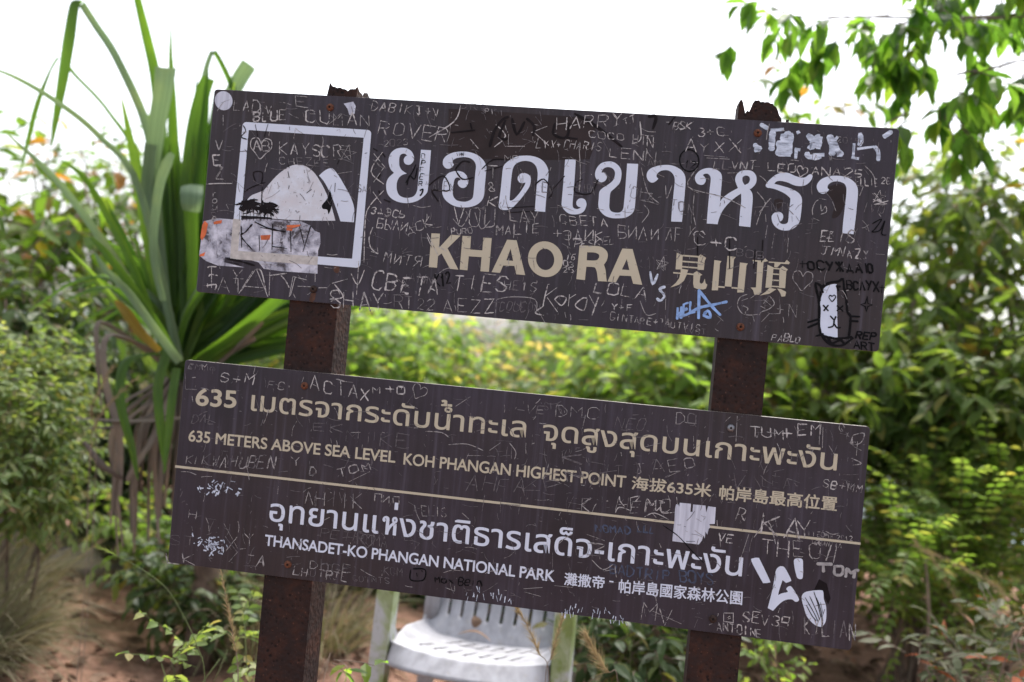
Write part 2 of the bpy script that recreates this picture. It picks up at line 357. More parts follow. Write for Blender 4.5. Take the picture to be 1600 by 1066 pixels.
def scrawl(mb, text, x0, y0, x1, y1, h, w=1.3, m=0, base=.0008, jit=.35, sm=False, adv=1.45, rndcap=False, vert=None):
    """hand lettering from baseline start (x0,y0) to baseline end (x1,y1) in photograph pixels, h tall"""
    n = len(text); dx, dy = x1 - x0, y1 - y0; L = sqrt(dx*dx + dy*dy) or 1
    ux, uy = dx / L, dy / L
    vx, vy = (uy, -ux)          # up on the picture
    vx, vy = (-.09 * -1 + (vx - .09) * .5 - .045, vy) if False else (vx * .5 + .045, vy)
    sh = rnd.uniform(-.22, .22); vx += sh * ux; vy += sh * uy; hv = rnd.uniform(.06, .2)
    cw = L / (n - 1 + .69) if n > 1 else L
    gw = cw * .69
    for i, ch in enumerate(text):
        if ch == ' ': continue
        ox, oy = x0 + ux * cw * i + rnd.uniform(-.06, .06) * h, y0 + uy * cw * i + rnd.uniform(-.08, .08) * h
        sc = 1 + rnd.uniform(-hv, hv)
        for s in glyph_strokes(ch):
            if len(s) < 2: continue
            pts = []
            for gx, gy in s:
                a = gx / 4 * gw * sc + rnd.uniform(-jit, jit) * h * .13; b = gy / 6 * h * sc + rnd.uniform(-jit, jit) * h * .13
                pts.append((ox + ux * a + vx * b, oy + uy * a + vy * b))
            if sm and len(pts) > 2: pts = catmull(pts, closed=False, n=3)
            if rndcap: stroke(mb, [on_sign(*p) for p in pts], w * PXM * rnd.uniform(.85, 1.15), nextdepth(base), m=m, rndcap=True, jit=.2); continue
            # a scratched line skips, doubles and changes pressure
            fine = []
            for p, q in zip(pts, pts[1:]):
                nn = max(1, int(sqrt((q[0]-p[0])**2 + (q[1]-p[1])**2) / 2.5)); fine += [(p[0] + (q[0]-p[0])*i/nn + rnd.uniform(-.25, .25), p[1] + (q[1]-p[1])*i/nn + rnd.uniform(-.25, .25)) for i in range(nn)]
            fine.append(pts[-1]); mm = min(2, m + (rnd.random() < .28)) if m < 3 else m
            for rep in range(2 if rnd.random() < .28 else 1):
                off = (rnd.uniform(-1.3, 1.3), rnd.uniform(-1.3, 1.3)) if rep else (0, 0); run = []
                for p in fine + [None]:
                    if p is None or rnd.random() < .028:
                        if len(run) > 1: stroke(mb, run, w * PXM * rnd.uniform(.55, 1.2) * (.7 if rep else 1), nextdepth(base), m=mm, jit=.45)
                        run = []
                    if p is not None: run.append(on_sign(p[0] + off[0], p[1] + off[1]))
def free(mb, lines, w=1.3, m=0, base=.0008, sm=True, rndcap=False, jit=.2):
    for ln in lines:
        pts = catmull(ln, closed=False, n=4) if (sm and len(ln) > 2) else ln
        stroke(mb, [on_sign(p[0], p[1]) for p in pts], w * PXM, nextdepth(base), m=m, rndcap=rndcap, jit=jit)
def Z(lines, ox, oy, s): return [[(ox + p[0] / s, oy + p[1] / s) + tuple(p[2:]) for p in ln] for ln in lines]

def make_board(name, corners, label, thick=.005):
    """rounded-corner slab from four photographed corners TL TR BR BL"""
    c = [Vector(on_sign(*p)) for p in corners]
    r = .006; out = []
    for i in range(4):
        p = c[i]; a = (c[i-1] - p).normalized(); b = (c[(i+1) % 4] - p).normalized()
        cen = p + a*r + b*r
        for k in range(5):
            t = k / 4 * pi / 2
            out.append(cen - b*r*cos(t) - a*r*sin(t))
    n = len(out); ctr = sum(out, Vector((0, 0))) / n
    ins = [p + (ctr - p).normalized() * .0012 for p in out]
    vs = [(p.x, 0, p.y) for p in ins] + [(p.x, .0008, p.y) for p in out] + [(p.x, thick, p.y) for p in out]
    fs = [tuple(range(n))]; mi = [0]
    for i in range(n):
        j = (i+1) % n
        fs.append((i, n+i, n+j, j)); mi.append(0)
        fs.append((n+i, 2*n+i, 2*n+j, n+j)); mi.append(1)
    fs.append(tuple(range(2*n, 3*n))[::-1]); mi.append(0)
    o = mesh_obj(name, vs, fs, [M['board'], M['board_edge']], sign, mat_idx=mi)
    o['label'] = label
    return o
BU = make_board('sign_board', [(335,139),(1406,201),(1373,550),(306,456)], 'upper board with the mountain emblem and the large summit name')
BL = make_board('sign_board', [(289,562),(1360,667),(1330,1017),(262,879)], 'lower board with the height and the national park name')

# ---- the large Thai name, traced outlines
def gl(o, outer, holes=()):
    ox, oy = o; f = lambda L: [(ox + p[0] / 8, oy + p[1] / 8) for p in catmull(L)]
    return (f(outer), [f(h) for h in holes])
c = 1
TH = [
 gl((580,210), [(622,192,c),(748,200,c),(725,500),(708,690),(690,740),(640,790),(570,835),(480,858),(400,858),(310,835),(240,790),(200,730),(187,650),(195,590),(225,535),(285,482,c),(240,430),(218,350),(222,290),(250,230),(310,183),(385,168),(450,178),(505,215),(535,280),(530,330),(500,370),(465,382),(430,372),(410,345),(408,310),(425,280),(450,265,c),(425,245),(395,243),(365,260),(352,300),(350,350),(355,400),(385,450),(445,490,c),(390,508),(350,540),(325,590),(318,650),(325,710),(350,760),(400,788),(450,795),(510,785),(550,755),(575,700),(582,640),(600,440)]),
 gl((580,210), [(1035,380,c),(1010,410),(975,430),(930,422),(900,385),(895,350),(905,310),(945,265),(1020,230),(1120,216),(1220,222),(1310,250),(1380,300),(1425,360),(1440,420),(1432,520),(1420,650),(1410,760),(1380,830),(1320,880),(1240,908),(1150,914),(1060,902),(980,865),(920,810),(892,750),(887,690),(895,600),(915,545),(960,490),(1020,465),(1085,458),(1150,475),(1195,520),(1215,575),(1205,630),(1180,660),(1145,672),(1105,655),(1083,620),(1090,585),(1120,570,c),(1105,548),(1075,540),(1045,560),(1030,620),(1020,720),(1030,780),(1070,825),(1140,842),(1200,838),(1255,810),(1275,770),(1285,680),(1300,500),(1310,400),(1290,340),(1240,300),(1170,285),(1100,290),(1040,310),(1018,340)]),
 gl((760,220), [(605,880,c),(735,890,c),(745,760),(765,540),(777,410),(765,340),(720,265),(650,215),(560,190),(470,187),(380,198),(290,245),(225,300),(205,360),(195,450),(180,600),(165,720),(153,810),(165,845),(200,865),(260,865),(310,850),(350,815),(420,740),(490,650),(540,570),(555,500),(550,450),(520,420),(470,403),(425,415),(395,450),(393,490),(420,525),(455,530),(490,522,c),(470,570),(410,660),(340,735),(300,750,c),(290,740,c),(300,600),(318,420),(335,340),(370,290),(430,260),(500,253),(570,270),(620,320),(640,390),(640,460),(625,620)]),
 gl((760,220), [(985,235,c),(1118,235,c),(1105,450),(1085,700),(1078,800),(1090,840),(1130,855),(1165,845),(1180,830,c),(1150,825),(1128,800),(1125,765),(1150,730),(1190,720),(1230,735),(1250,775),(1248,820),(1220,880),(1170,912),(1100,922),(1030,910),(970,860),(943,810),(942,760),(960,550)]),
 gl((900,235), [(640,165,c),(778,170,c),(765,350),(745,600),(730,740),(690,800),(620,840),(530,850),(440,845),(360,815),(300,755),(280,690),(285,600),(293,520),(330,475),(400,430),(460,380),(485,320),(485,265),(455,225),(400,210),(350,225),(325,260),(320,280,c),(365,280),(387,325),(370,375),(325,400),(280,385),(245,340),(240,280),(265,215),(320,160),(400,140),(470,148),(530,190),(565,250),(567,330),(545,410),(490,470),(440,515),(425,560),(418,650),(418,720),(445,765),(510,780),(560,770),(590,730),(600,660),(620,440)]),
 gl((900,235), [(1030,355,c),(1000,385),(955,405),(910,385),(885,335),(890,280),(930,230),(1010,197),(1110,183),(1210,192),(1300,235),(1350,290),(1370,360),(1365,480),(1345,700),(1325,895,c),(1190,890,c),(1200,740),(1222,520),(1235,380),(1220,310),(1180,265),(1130,248),(1060,258),(1015,295),(1008,330)]),
 gl((1040,245), [(465,230,c),(500,270),(500,310),(475,345),(435,352),(390,330),(368,280),(375,235),(420,180),(490,148),(560,142),(640,165),(690,205),(705,260),(700,350),(690,460),(682,560,c),(720,510),(800,450),(905,392,c),(880,330),(870,280),(890,220),(940,180),(1010,168),(1080,180),(1125,225),(1138,280),(1125,340),(1080,390),(1050,408,c),(1080,450),(1090,510),(1085,600),(1070,760),(1060,880,c),(918,865,c),(930,700),(945,560),(945,460,c),(870,510),(780,590),(710,680),(670,770),(650,845,c),(515,835,c),(525,700),(550,420),(565,290),(555,240),(525,213),(490,215)],
    [[(1005,235),(965,255),(960,290),(970,325),(990,355,c),(1035,330),(1055,290),(1045,250)]]),
 gl((1170,250), [(780,180),(798,205),(775,260),(720,310),(650,328),(570,318),(480,280),(390,262),(340,275),(320,300,c),(400,320),(500,350),(590,390),(645,440),(665,500),(660,600),(645,730),(620,800),(570,850),(500,880),(420,880),(350,850),(300,790),(285,720),(300,680),(340,653),(390,653),(425,680),(430,720),(415,755),(385,772,c),(400,795),(440,803),(480,790),(495,750),(505,620),(520,500),(505,465),(440,415),(340,370),(270,352),(235,348),(212,325),(225,290),(280,230),(350,180),(430,158),(500,165),(580,200),(660,222),(710,215),(750,185)]),
 gl((1170,250), [(1005,370,c),(970,410),(920,424),(875,400),(850,345),(860,295),(910,240),(1000,205),(1110,198),(1220,215),(1300,260),(1350,320),(1365,400),(1355,540),(1335,740),(1310,930,c),(1170,915,c),(1180,780),(1205,560),(1222,380),(1205,310),(1160,280),(1100,268),(1040,278),(995,310),(985,350)]),
]
# ---- text lines set in the built-in fonts, turned into mesh film
def textline(parent, text, x0, y0, x1, y1, h, mat, ref, bold=.02, label=None, base=.0004, lift=None, track=1.0):
    """fit text between two baseline pixels; ref = glyph whose height becomes h pixels"""
    cu = bpy.data.curves.new('lettering', 'FONT'); cu.size = 1; cu.space_character = track
    ob = bpy.data.objects.new('lettering', cu); COL.objects.link(ob)
    def mesh_of(s):
        cu.body = s; bpy.context.view_layer.update()
        return bpy.data.meshes.new_from_object(ob.evaluated_get(bpy.context.evaluated_depsgraph_get()))
    rm = mesh_of(ref); ry = [v.co.y for v in rm.vertices]; rh = max(ry) - min(ry); rb = min(ry)
    body = text; marks = []
    for ch, mdy, mdx in (lift or ()):                 # tone marks are set by hand above what they sit on
        k = body.index(ch); marks.append((ch, max(v.co.x for v in mesh_of(body[:k]).vertices) + mdx, mdy)); body = body[:k] + body[k+1:]
    me = mesh_of(body)
    vs = [list(v.co) for v in me.vertices]; fs = [tuple(p.vertices) for p in me.polygons]
    k = body.find('ห')
    if k >= 0:                                        # the font's own loop fills badly: use the traced letter
        e0 = max(v.co.x for v in mesh_of(body[:k]).vertices) + 1e-4; xs_ = [v.co.x for v in mesh_of(body[:k+1]).vertices if v.co.x > e0]; h0, h1 = min(xs_), max(xs_)
        fs = [f for f in fs if not all(h0 - 1e-3 <= vs[i][0] <= h1 + 1e-3 for i in f)]
        used = sorted({i for f in fs for i in f}); mp_ = {q: n_ for n_, q in enumerate(used)}; vs = [vs[i] for i in used]; fs = [tuple(mp_[i] for i in f) for f in fs]
        lp = [[on_sign(*p[:2]) for p in L_] for L_ in [TH[6][0]] + TH[6][1]]; ax_ = [p[0] for p in lp[0]]; az_ = [p[1] for p in lp[0]]
        lp = [[(h0 + (p[0] - min(ax_)) / (max(ax_) - min(ax_)) * (h1 - h0), (p[1] - min(az_)) / (max(az_) - min(az_)) * .568) for p in L_] for L_ in lp]
        k0_ = len(vs); vs += [[p[0], p[1], 0] for L_ in lp for p in L_]
        fs += [tuple(i + k0_ for i in t_) for t_ in tessellate_polygon([[Vector((p[0], p[1], 0)) for p in L_] for L_ in lp])]
    for ch, mx, mdy in marks:
        m2 = mesh_of(ch); k = len(vs); x2 = max(v.co.x for v in m2.vertices)
        vs += [[v.co.x - x2 + mx, v.co.y + mdy, 0] for v in m2.vertices]; fs += [tuple(i + k for i in p.vertices) for p in m2.polygons]
    xs = [v[0] for v in vs]; xa, xb = min(xs), max(xs)
    a = Vector(on_sign(x0, y0)); b = Vector(on_sign(x1, y1)); ex = b - a
    t = Vector(on_sign((x0+x1)/2, (y0+y1)/2 - h)) - (a + b) / 2
    ey = Vector((-ex.y, ex.x)).normalized() * t.length
    out = []; faces = []                   # several copies, each nudged, thicken the strokes evenly
    for q in range(9 if bold else 1):
        dx, dy = (bold * .9 * cos(q * pi / 4), bold * .9 * sin(q * pi / 4)) if q < 8 else (0, 0)
        k = len(out)
        for v in vs:
            p = a + ex * ((v[0] + dx - xa + bold) / (xb - xa + 2 * bold)) + ey * ((v[1] + dy - rb + bold) / (rh + 2 * bold))
            out.append((p.x, -base - q * 3e-6, p.y))
        faces += [tuple(i + k for i in f) for f in fs]
    fs = faces
    bpy.data.objects.remove(ob)
    o = mesh_obj('lettering', out, fs, mat, parent)
    if label: o['label'] = label
    return o
G, W = M['gold'], M['white']
textline(BL, '635', 305, 634, 369, 638.5, 28, G, '6', .024, 'gold figures 635 of the top line')
textline(BL, 'เมตรจากระดับน้ำทะเล', 391.5, 642, 821, 685, 25.5, G, 'ม', .009, 'first half of the gold Thai line', lift=[('้', .19, .02)])
textline(BL, 'จุดสูงสุดบนเกาะพะงัน', 847, 688.5, 1307, 736, 26, G, 'บ', .009, 'second half of the gold Thai line')
textline(BL, '635 METERS ABOVE SEA LEVEL', 294, 689.5, 617.5, 723.5, 18, G, 'E', .019, 'gold capitals 635 METERS ABOVE SEA LEVEL', track=.97)
textline(BL, 'KOH PHANGAN HIGHEST POINT', 630, 726, 977.5, 762.5, 18.5, G, 'E', .019, 'gold capitals KOH PHANGAN HIGHEST POINT', track=.97)
textline(BL, '海拔635米', 986, 765, 1111, 778, 21.5, G, '米', .020, 'gold Chinese height in figures')
textline(BL, '帕岸島最高位置', 1123, 780.5, 1307.5, 799.5, 23, G, '高', .020, 'gold Chinese highest point')
textline(BL, 'อุทยานแห่งชาติธารเสด็จ-เกาะพะงัน', 420, 814.5, 1159, 901.5, 28, W, 'อ', .010, 'white Thai name of the national park', lift=[('่', .17, -.02)])
textline(BL, 'THANSADET-KO PHANGAN NATIONAL PARK', 413, 852.5, 866, 909.5, 17.5, W, 'E', .021, 'white capitals THANSADET-KO PHANGAN NATIONAL PARK', track=.97)
textline(BL, '灘撒帝', 881, 914.5, 944, 921, 20.5, W, '帝', .018, 'first white Chinese word of the park name')
textline(BL, '-', 952, 909.5, 958.5, 910.5, 2.2, W, '-', .012)
textline(BL, '帕岸島國家森林公園', 966, 926.5, 1159.5, 946, 21, W, '國', .018, 'rest of the white Chinese park name')
stripe = [(273.7,727),(1345,847.8),(1344.8,851.6),(273.4,730.8)]
sheet('divider_line', [(stripe, [])], G, BL, .00035)

o = sheet('lettering', TH, W, BU, .0004); o['label'] = 'large white Thai name of the summit'
def pl(o, pts, holes=(), cur=False): return ([(o[0] + p[0] / 8, o[1] + p[1] / 8) for p in (catmull(pts) if cur else pts)], [[(o[0] + p[0] / 8, o[1] + p[1] / 8) for p in (catmull(h) if cur else h)] for h in holes])
k0, k1 = (650,350), (830,360)
def ell(cx, cy, rx, ry, n=40): return [(cx + rx*cos(2*pi*i/n) , cy + ry*sin(2*pi*i/n) + .09*rx*cos(2*pi*i/n)*.6) for i in range(n)]
KH = [pl(k0, [(193,118),(300,122),(288,300),(440,135),(558,145),(395,305),(530,572),(425,562),(320,368),(275,405),(263,548),(160,540)]),
 pl(k0, [(582,150),(688,155),(678,320),(830,332),(842,172),(947,178),(912,600),(805,592),(820,415),(660,405),(643,580),(547,570)]),
 pl(k0, [(1140,197),(1258,205),(1365,640),(1255,630),(1230,525),(1090,520),(1050,612),(945,603)], [[(1183,310),(1130,455),(1215,462)]]),
 (ell(852.2,405.2,27.2,27.9), [ell(851.9,405.4,14.2,16.7)]),
 pl(k1, [(605,190,c),(800,195),(880,210),(940,255),(958,310),(945,375),(910,430,c),(930,500),(940,600),(946,641,c),(835,635,c),(822,530),(800,470),(760,458,c),(690,455,c),(672,622,c),(565,610,c)], [[(700,275,c),(790,278),(843,300),(850,335),(825,370),(780,378),(695,375,c)]], True),
 pl(k1, [(1140,228),(1268,235),(1388,682),(1275,668),(1248,572),(1105,565),(1058,652),(955,640)], [[(1195,360),(1135,490),(1228,498)]])]
o = sheet('lettering', KH, G, BU, .0004); o['label'] = 'gold capitals KHAO RA'
h = (1040,370)
def bar(x0, y0, x1, y1, t): return pl(h, [(x0,y0),(x1,y1),(x1,y1+t),(x0,y0+t)])
CH = [pl(h,[(140,200),(215,232),(205,410),(125,408)]), pl(h,[(408,245),(440,220),(508,265),(490,300),(478,415),(398,415)]), bar(215,226,408,240,20), bar(212,300,402,314,18), bar(207,366,399,382,18),
 bar(95,441,188,449,18), bar(264,454,352,463,18), pl(h,[(190,400),(285,415),(262,480),(230,550),(170,600),(62,635),(130,575),(170,520),(188,450)]),
 pl(h,[(350,455),(390,430),(460,475),(435,490),(425,570),(445,590),(470,575),(490,525),(500,580),(522,600),(505,650),(470,660),(400,655),(355,635),(345,590)]),
 pl(h,[(610,292),(700,305),(680,335),(655,670),(577,670)]), pl(h,[(775,240),(878,255),(855,285),(824,626),(740,620)]), pl(h,[(930,322),(1030,335),(1012,360),(978,695),(895,698)]), bar(660,615,739,622,20), bar(825,628,899,634,20),
 pl(h,[(1090,290),(1220,300),(1245,270),(1282,305),(1225,318),(1195,690),(1170,725),(1110,725),(1095,670),(1062,635),(1130,635),(1148,312),(1090,308)]),
 pl(h,[(1290,310),(1490,322),(1515,290),(1555,325),(1540,345),(1440,338),(1395,385),(1358,380),(1362,328),(1290,326)]),
 pl(h,[(1275,350),(1350,385),(1325,638),(1248,638)]), pl(h,[(1425,400),(1465,365),(1530,410),(1510,430),(1495,645),(1418,640)]), bar(1349,388,1424,394,16), bar(1342,458,1420,463,16), bar(1335,535,1419,540,16), bar(1328,612,1417,617,16),
 pl(h,[(1300,640),(1385,657),(1300,712),(1180,735),(1250,690)]), pl(h,[(1395,648),(1440,655),(1508,690),(1495,745),(1450,750),(1430,700)])]
o = sheet('lettering', CH, G, BU, .0004); o['label'] = 'gold Chinese name of the summit'
# ---- emblem: frame and mountain
def rounded(pts, r, n=5):
    out = []
    for i in range(4):
        p = Vector(pts[i]); a = (Vector(pts[i-1]) - p).normalized(); b = (Vector(pts[(i+1) % 4]) - p).normalized(); cen = p + a*r + b*r
        for k in range(n): t = k/(n-1)*pi/2; out.append(tuple(cen - b*r*cos(t) - a*r*sin(t)))
    return out
sheet('emblem_frame', [(rounded([(379.5,190.5),(580.5,203.5),(562.5,419),(359.5,401)], 6), [rounded([(388.7,203.3),(568.4,215.3),(550.2,404.5),(372.4,392)], 1)])], W, BU, .0004)
sheet('emblem_mountain', [(catmull([(377,338,c),(382,320),(391,307),(404,301),(412,298,c),(431,276),(449,262),(464,257.3),(478,260),(490,269),(498,280),(506,294),(514,312),(519,326),(524,345,c),(490,345,c),(450,343.5,c)], n=4), [])], M['worn_white'], BU, .0004)
sheet('emblem_mountain', [
   (catmull([(498.5,274.5,c),(507,267),(515,263.2),(521,264.5),(530,276),(540,293),(548,308),(553.5,326),(553,347.5,c),(532,346,c),(526,328),(517,304),(507,285)], n=4), [])], W, BU, .0004)
sheet('tape', [([(364.2,342),(376.4,343),(372.2,392),(497,401),(496,414.5),(359.5,404.5)], [])], plain('yellowed_tape', (.46,.43,.42), .6, .2, 90), BU, .0005)['label'] = 'yellowed tape over the foot of the emblem frame'

# ---- residue, stickers, stains and paint
sheet('sticker_residue', [([(318,346),(340,341),(372,344),(404,342),(440,344),(470,346),(484,352),(492,361),(500,364),(501,380),(497,392),(496,428),(484,427),(440,424),(412,420),(404,410),(386,405),(352,402),(350,410),(382,418),(340,415),(322,408),(311,399)], [])], M['residue'], BU, .00028)
for p in ([(320,345),(325,350),(322,366),(316,376),(313,372),(316,352)],[(334,346),(347,344),(346,349),(334,351)],[(448,352),(470,351),(468,354),(458,357),(456,361),(448,360)],[(407,368),(423,367),(421,375),(408,375)],[(312,398),(321,394),(319,400),(312,401)]):
    sheet('orange_print', [(p, [])], M['orange'], BU, .0006)
sheet('sticker', [(ell(349.5,157.5,14,15,20), [])], M['paper'], BU, .0005)['label'] = 'round torn white sticker in the corner'
sheet('sticker', [([(537,162),(552,159),(556,166),(554,178),(546,180),(543,170)], [])], M['paper'], BU, .0005)['label'] = 'torn grey sticker scrap beside the screw'
q6 = lambda L: [(960 + x / 7.615, 740 + y / 7.615) for x, y in L]
sheet('sticker', [(q6([(735,365),(762,370),(772,400),(778,348),(912,360),(905,455),(930,458),(937,368),(1085,382),(1092,465),(1115,390),(1207,402),(1195,600),(1130,602),(1140,640),(1122,660),(1105,730),(1085,690),(1075,775),(1060,735),(1040,800),(1005,845),(690,805),(700,690),(715,560),(722,420)]), [])], M['paper'], BL, .0005)['label'] = 'torn square of white sticker paper'
for p in ([(701,170),(800,176),(890,182),(925,186),(931,205),(922,212),(926,236),(921,249),(880,250),(800,250),(700,246)], catmull([(1290,298),(1306,288),(1320,292),(1322,312),(1312,336),(1300,340),(1304,318)]), [(1210,312),(1217,310),(1224,313),(1223,320),(1216,327),(1209,320)]):
    sheet('stain', [(p, [])], M['brown_stain'], BU, .00018)
cat = lambda L: [(1230 + p[0] / 6.27, 385 + p[1] / 6.27) + tuple(p[2:]) for p in L]
sheet('white_paint', [(catmull(cat([(485,370,c),(440,372),(380,395),(350,430),(345,470),(322,540),(330,620),(312,690),(318,770),(335,850),(380,885),(495,898,c)]), n=4), [])], M['paint'], BU, .00045)
w5 = lambda L: [(1160 + p[0] / 7.616, 860 + p[1] / 7.616) + tuple(p[2:]) for p in L]
PW = [catmull(w5(L), n=4) for L in (
 [(110,135),(130,95),(190,90),(210,115),(325,355),(315,385),(255,390),(235,370)], [(615,115),(660,95),(715,110),(722,190),(722,275),(712,338),(660,335),(638,280),(620,200)],
 [(302,688,c),(350,500),(385,320),(400,240),(430,200),(470,190),(510,215),(578,345),(570,370),(520,388,c),(478,355,c),(440,470),(425,535,c),(470,512),(540,495),(522,460),(550,430),(590,440),(670,570),(665,605),(630,612),(590,585),(520,590),(450,630),(365,720,c)],
 [(705,570),(730,510),(800,485),(930,475),(962,495),(970,580),(995,660),(1000,760),(990,850),(950,905),(900,905),(840,870),(770,790),(735,690)])]
o = sheet('white_paint', [(p, []) for p in PW], M['paint'], BL, .00045); o['label'] = 'thick white paint arrow and blob'
# dry brush scrawl, top right of the upper board and scuffs on the lower board
mb = MB()
d7 = lambda lines: Z(lines, 1180, 170, 6.66)
mb = MB(); free(mb, d7([[(185,220),(175,330),(170,440)],[(160,225),(300,215)],[(250,330),(255,420),(240,490)],[(290,260),(300,360),(280,480)],[(330,235),(350,330),(345,480)],[(240,480),(370,480)]]), 10, 0, .0006); mb.build('paint_scrawl', M['dry_paint'], BU)
mb = MB(); free(mb, d7([[(375,250),(360,360),(350,480)],[(440,230),(455,260)],[(410,420),(470,430)],[(430,420),(420,520)],[(540,270),(600,330),(590,400),(560,380)],[(640,270),(660,330),(650,420)],[(540,450),(560,500),(690,500)],[(600,480),(720,480)],[(690,290),(660,420)],[(770,270),(800,380),(800,490)],[(860,290),(780,400)],[(800,300),(850,420),(910,490)],[(850,480),(910,480)]]), 9, 0, .0006); mb.build('paint_scrawl', M['dry_paint'], BU)
mb = MB(); free(mb, d7([[(1030,360),(1020,500)],[(1090,250),(1100,330),(1080,390)],[(1060,420),(1240,395)],[(1240,390),(1280,450),(1280,545)],[(1000,510),(1080,520)]]), 7, 0, .0006); mb.build('paint_scrawl', M['dry_paint'], BU)
mb = MB(); free(mb, d7([[(70,170),(120,200)],[(1350,285),(1410,245)],[(0,380),(50,420),(10,430)]]), 7, 0, .0006, rndcap=True); mb.build('paint_scrawl', M['dry_paint'], BU)
mb = MB(); free(mb, [[(1016,424),(1020,444),(1028,428)],[(1040,448),(1031,452),(1038,462),(1032,470),(1026,466)]], 4, 0, .0006); mb.build('paint_scrawl', M['dry_paint'], BU)
mb = MB()
for cx, cy, rx, ry, n in ((327,850,22,16,60),(342,762,36,14,34)):
    mb = MB()
    for k in range(n):
        a = rnd.gauss(0, .5) * rx; b = rnd.gauss(0, .45) * ry + a*.1; L = rnd.uniform(2, 9); ag = rnd.gauss(.3, .9)
        free(mb, [[(cx+a, cy+b), (cx+a+L*.5*sin(ag)+rnd.uniform(-1,1), cy+b+L*.5*cos(ag)), (cx+a+L*sin(ag), cy+b+L*cos(ag))]], rnd.uniform(.6, 2.6), 0, .0006)
    mb.build('paint_scrawl', M['dry_paint'], BL)
for xa, xb, nk in ((722,800,16),(878,978,30)):
  mb = MB()
  for k in range(nk):
    x = rnd.uniform(xa, xb); y = 928 + (x - 725) * .13 + rnd.uniform(-8, 12) + (0 if x > 830 else -8)
    free(mb, [[(x, y), (x + rnd.uniform(-3, 3), y + rnd.uniform(4, 11))]], rnd.uniform(1, 3), 0, .0006)
  mb.build('paint_scrawl', M['dry_paint'], BL)

mb = MB(); q = Z([[(895,160),(1060,165)],[(960,165),(965,250)],[(1100,190),(1095,280),(1160,295),(1190,270),(1190,195),(1110,190)],[(1230,310),(1245,215),(1290,270),(1350,235),(1375,240)],[(1340,240),(1325,320)]], 1160, 860, 7.616)
free(mb, q, 4.2, 0, .0006, rndcap=True); mb.build('paint_scrawl', plain('grey_paint', (.30,.29,.30), .7, .25, 120), BL)['label'] = 'grey painted word TOM'
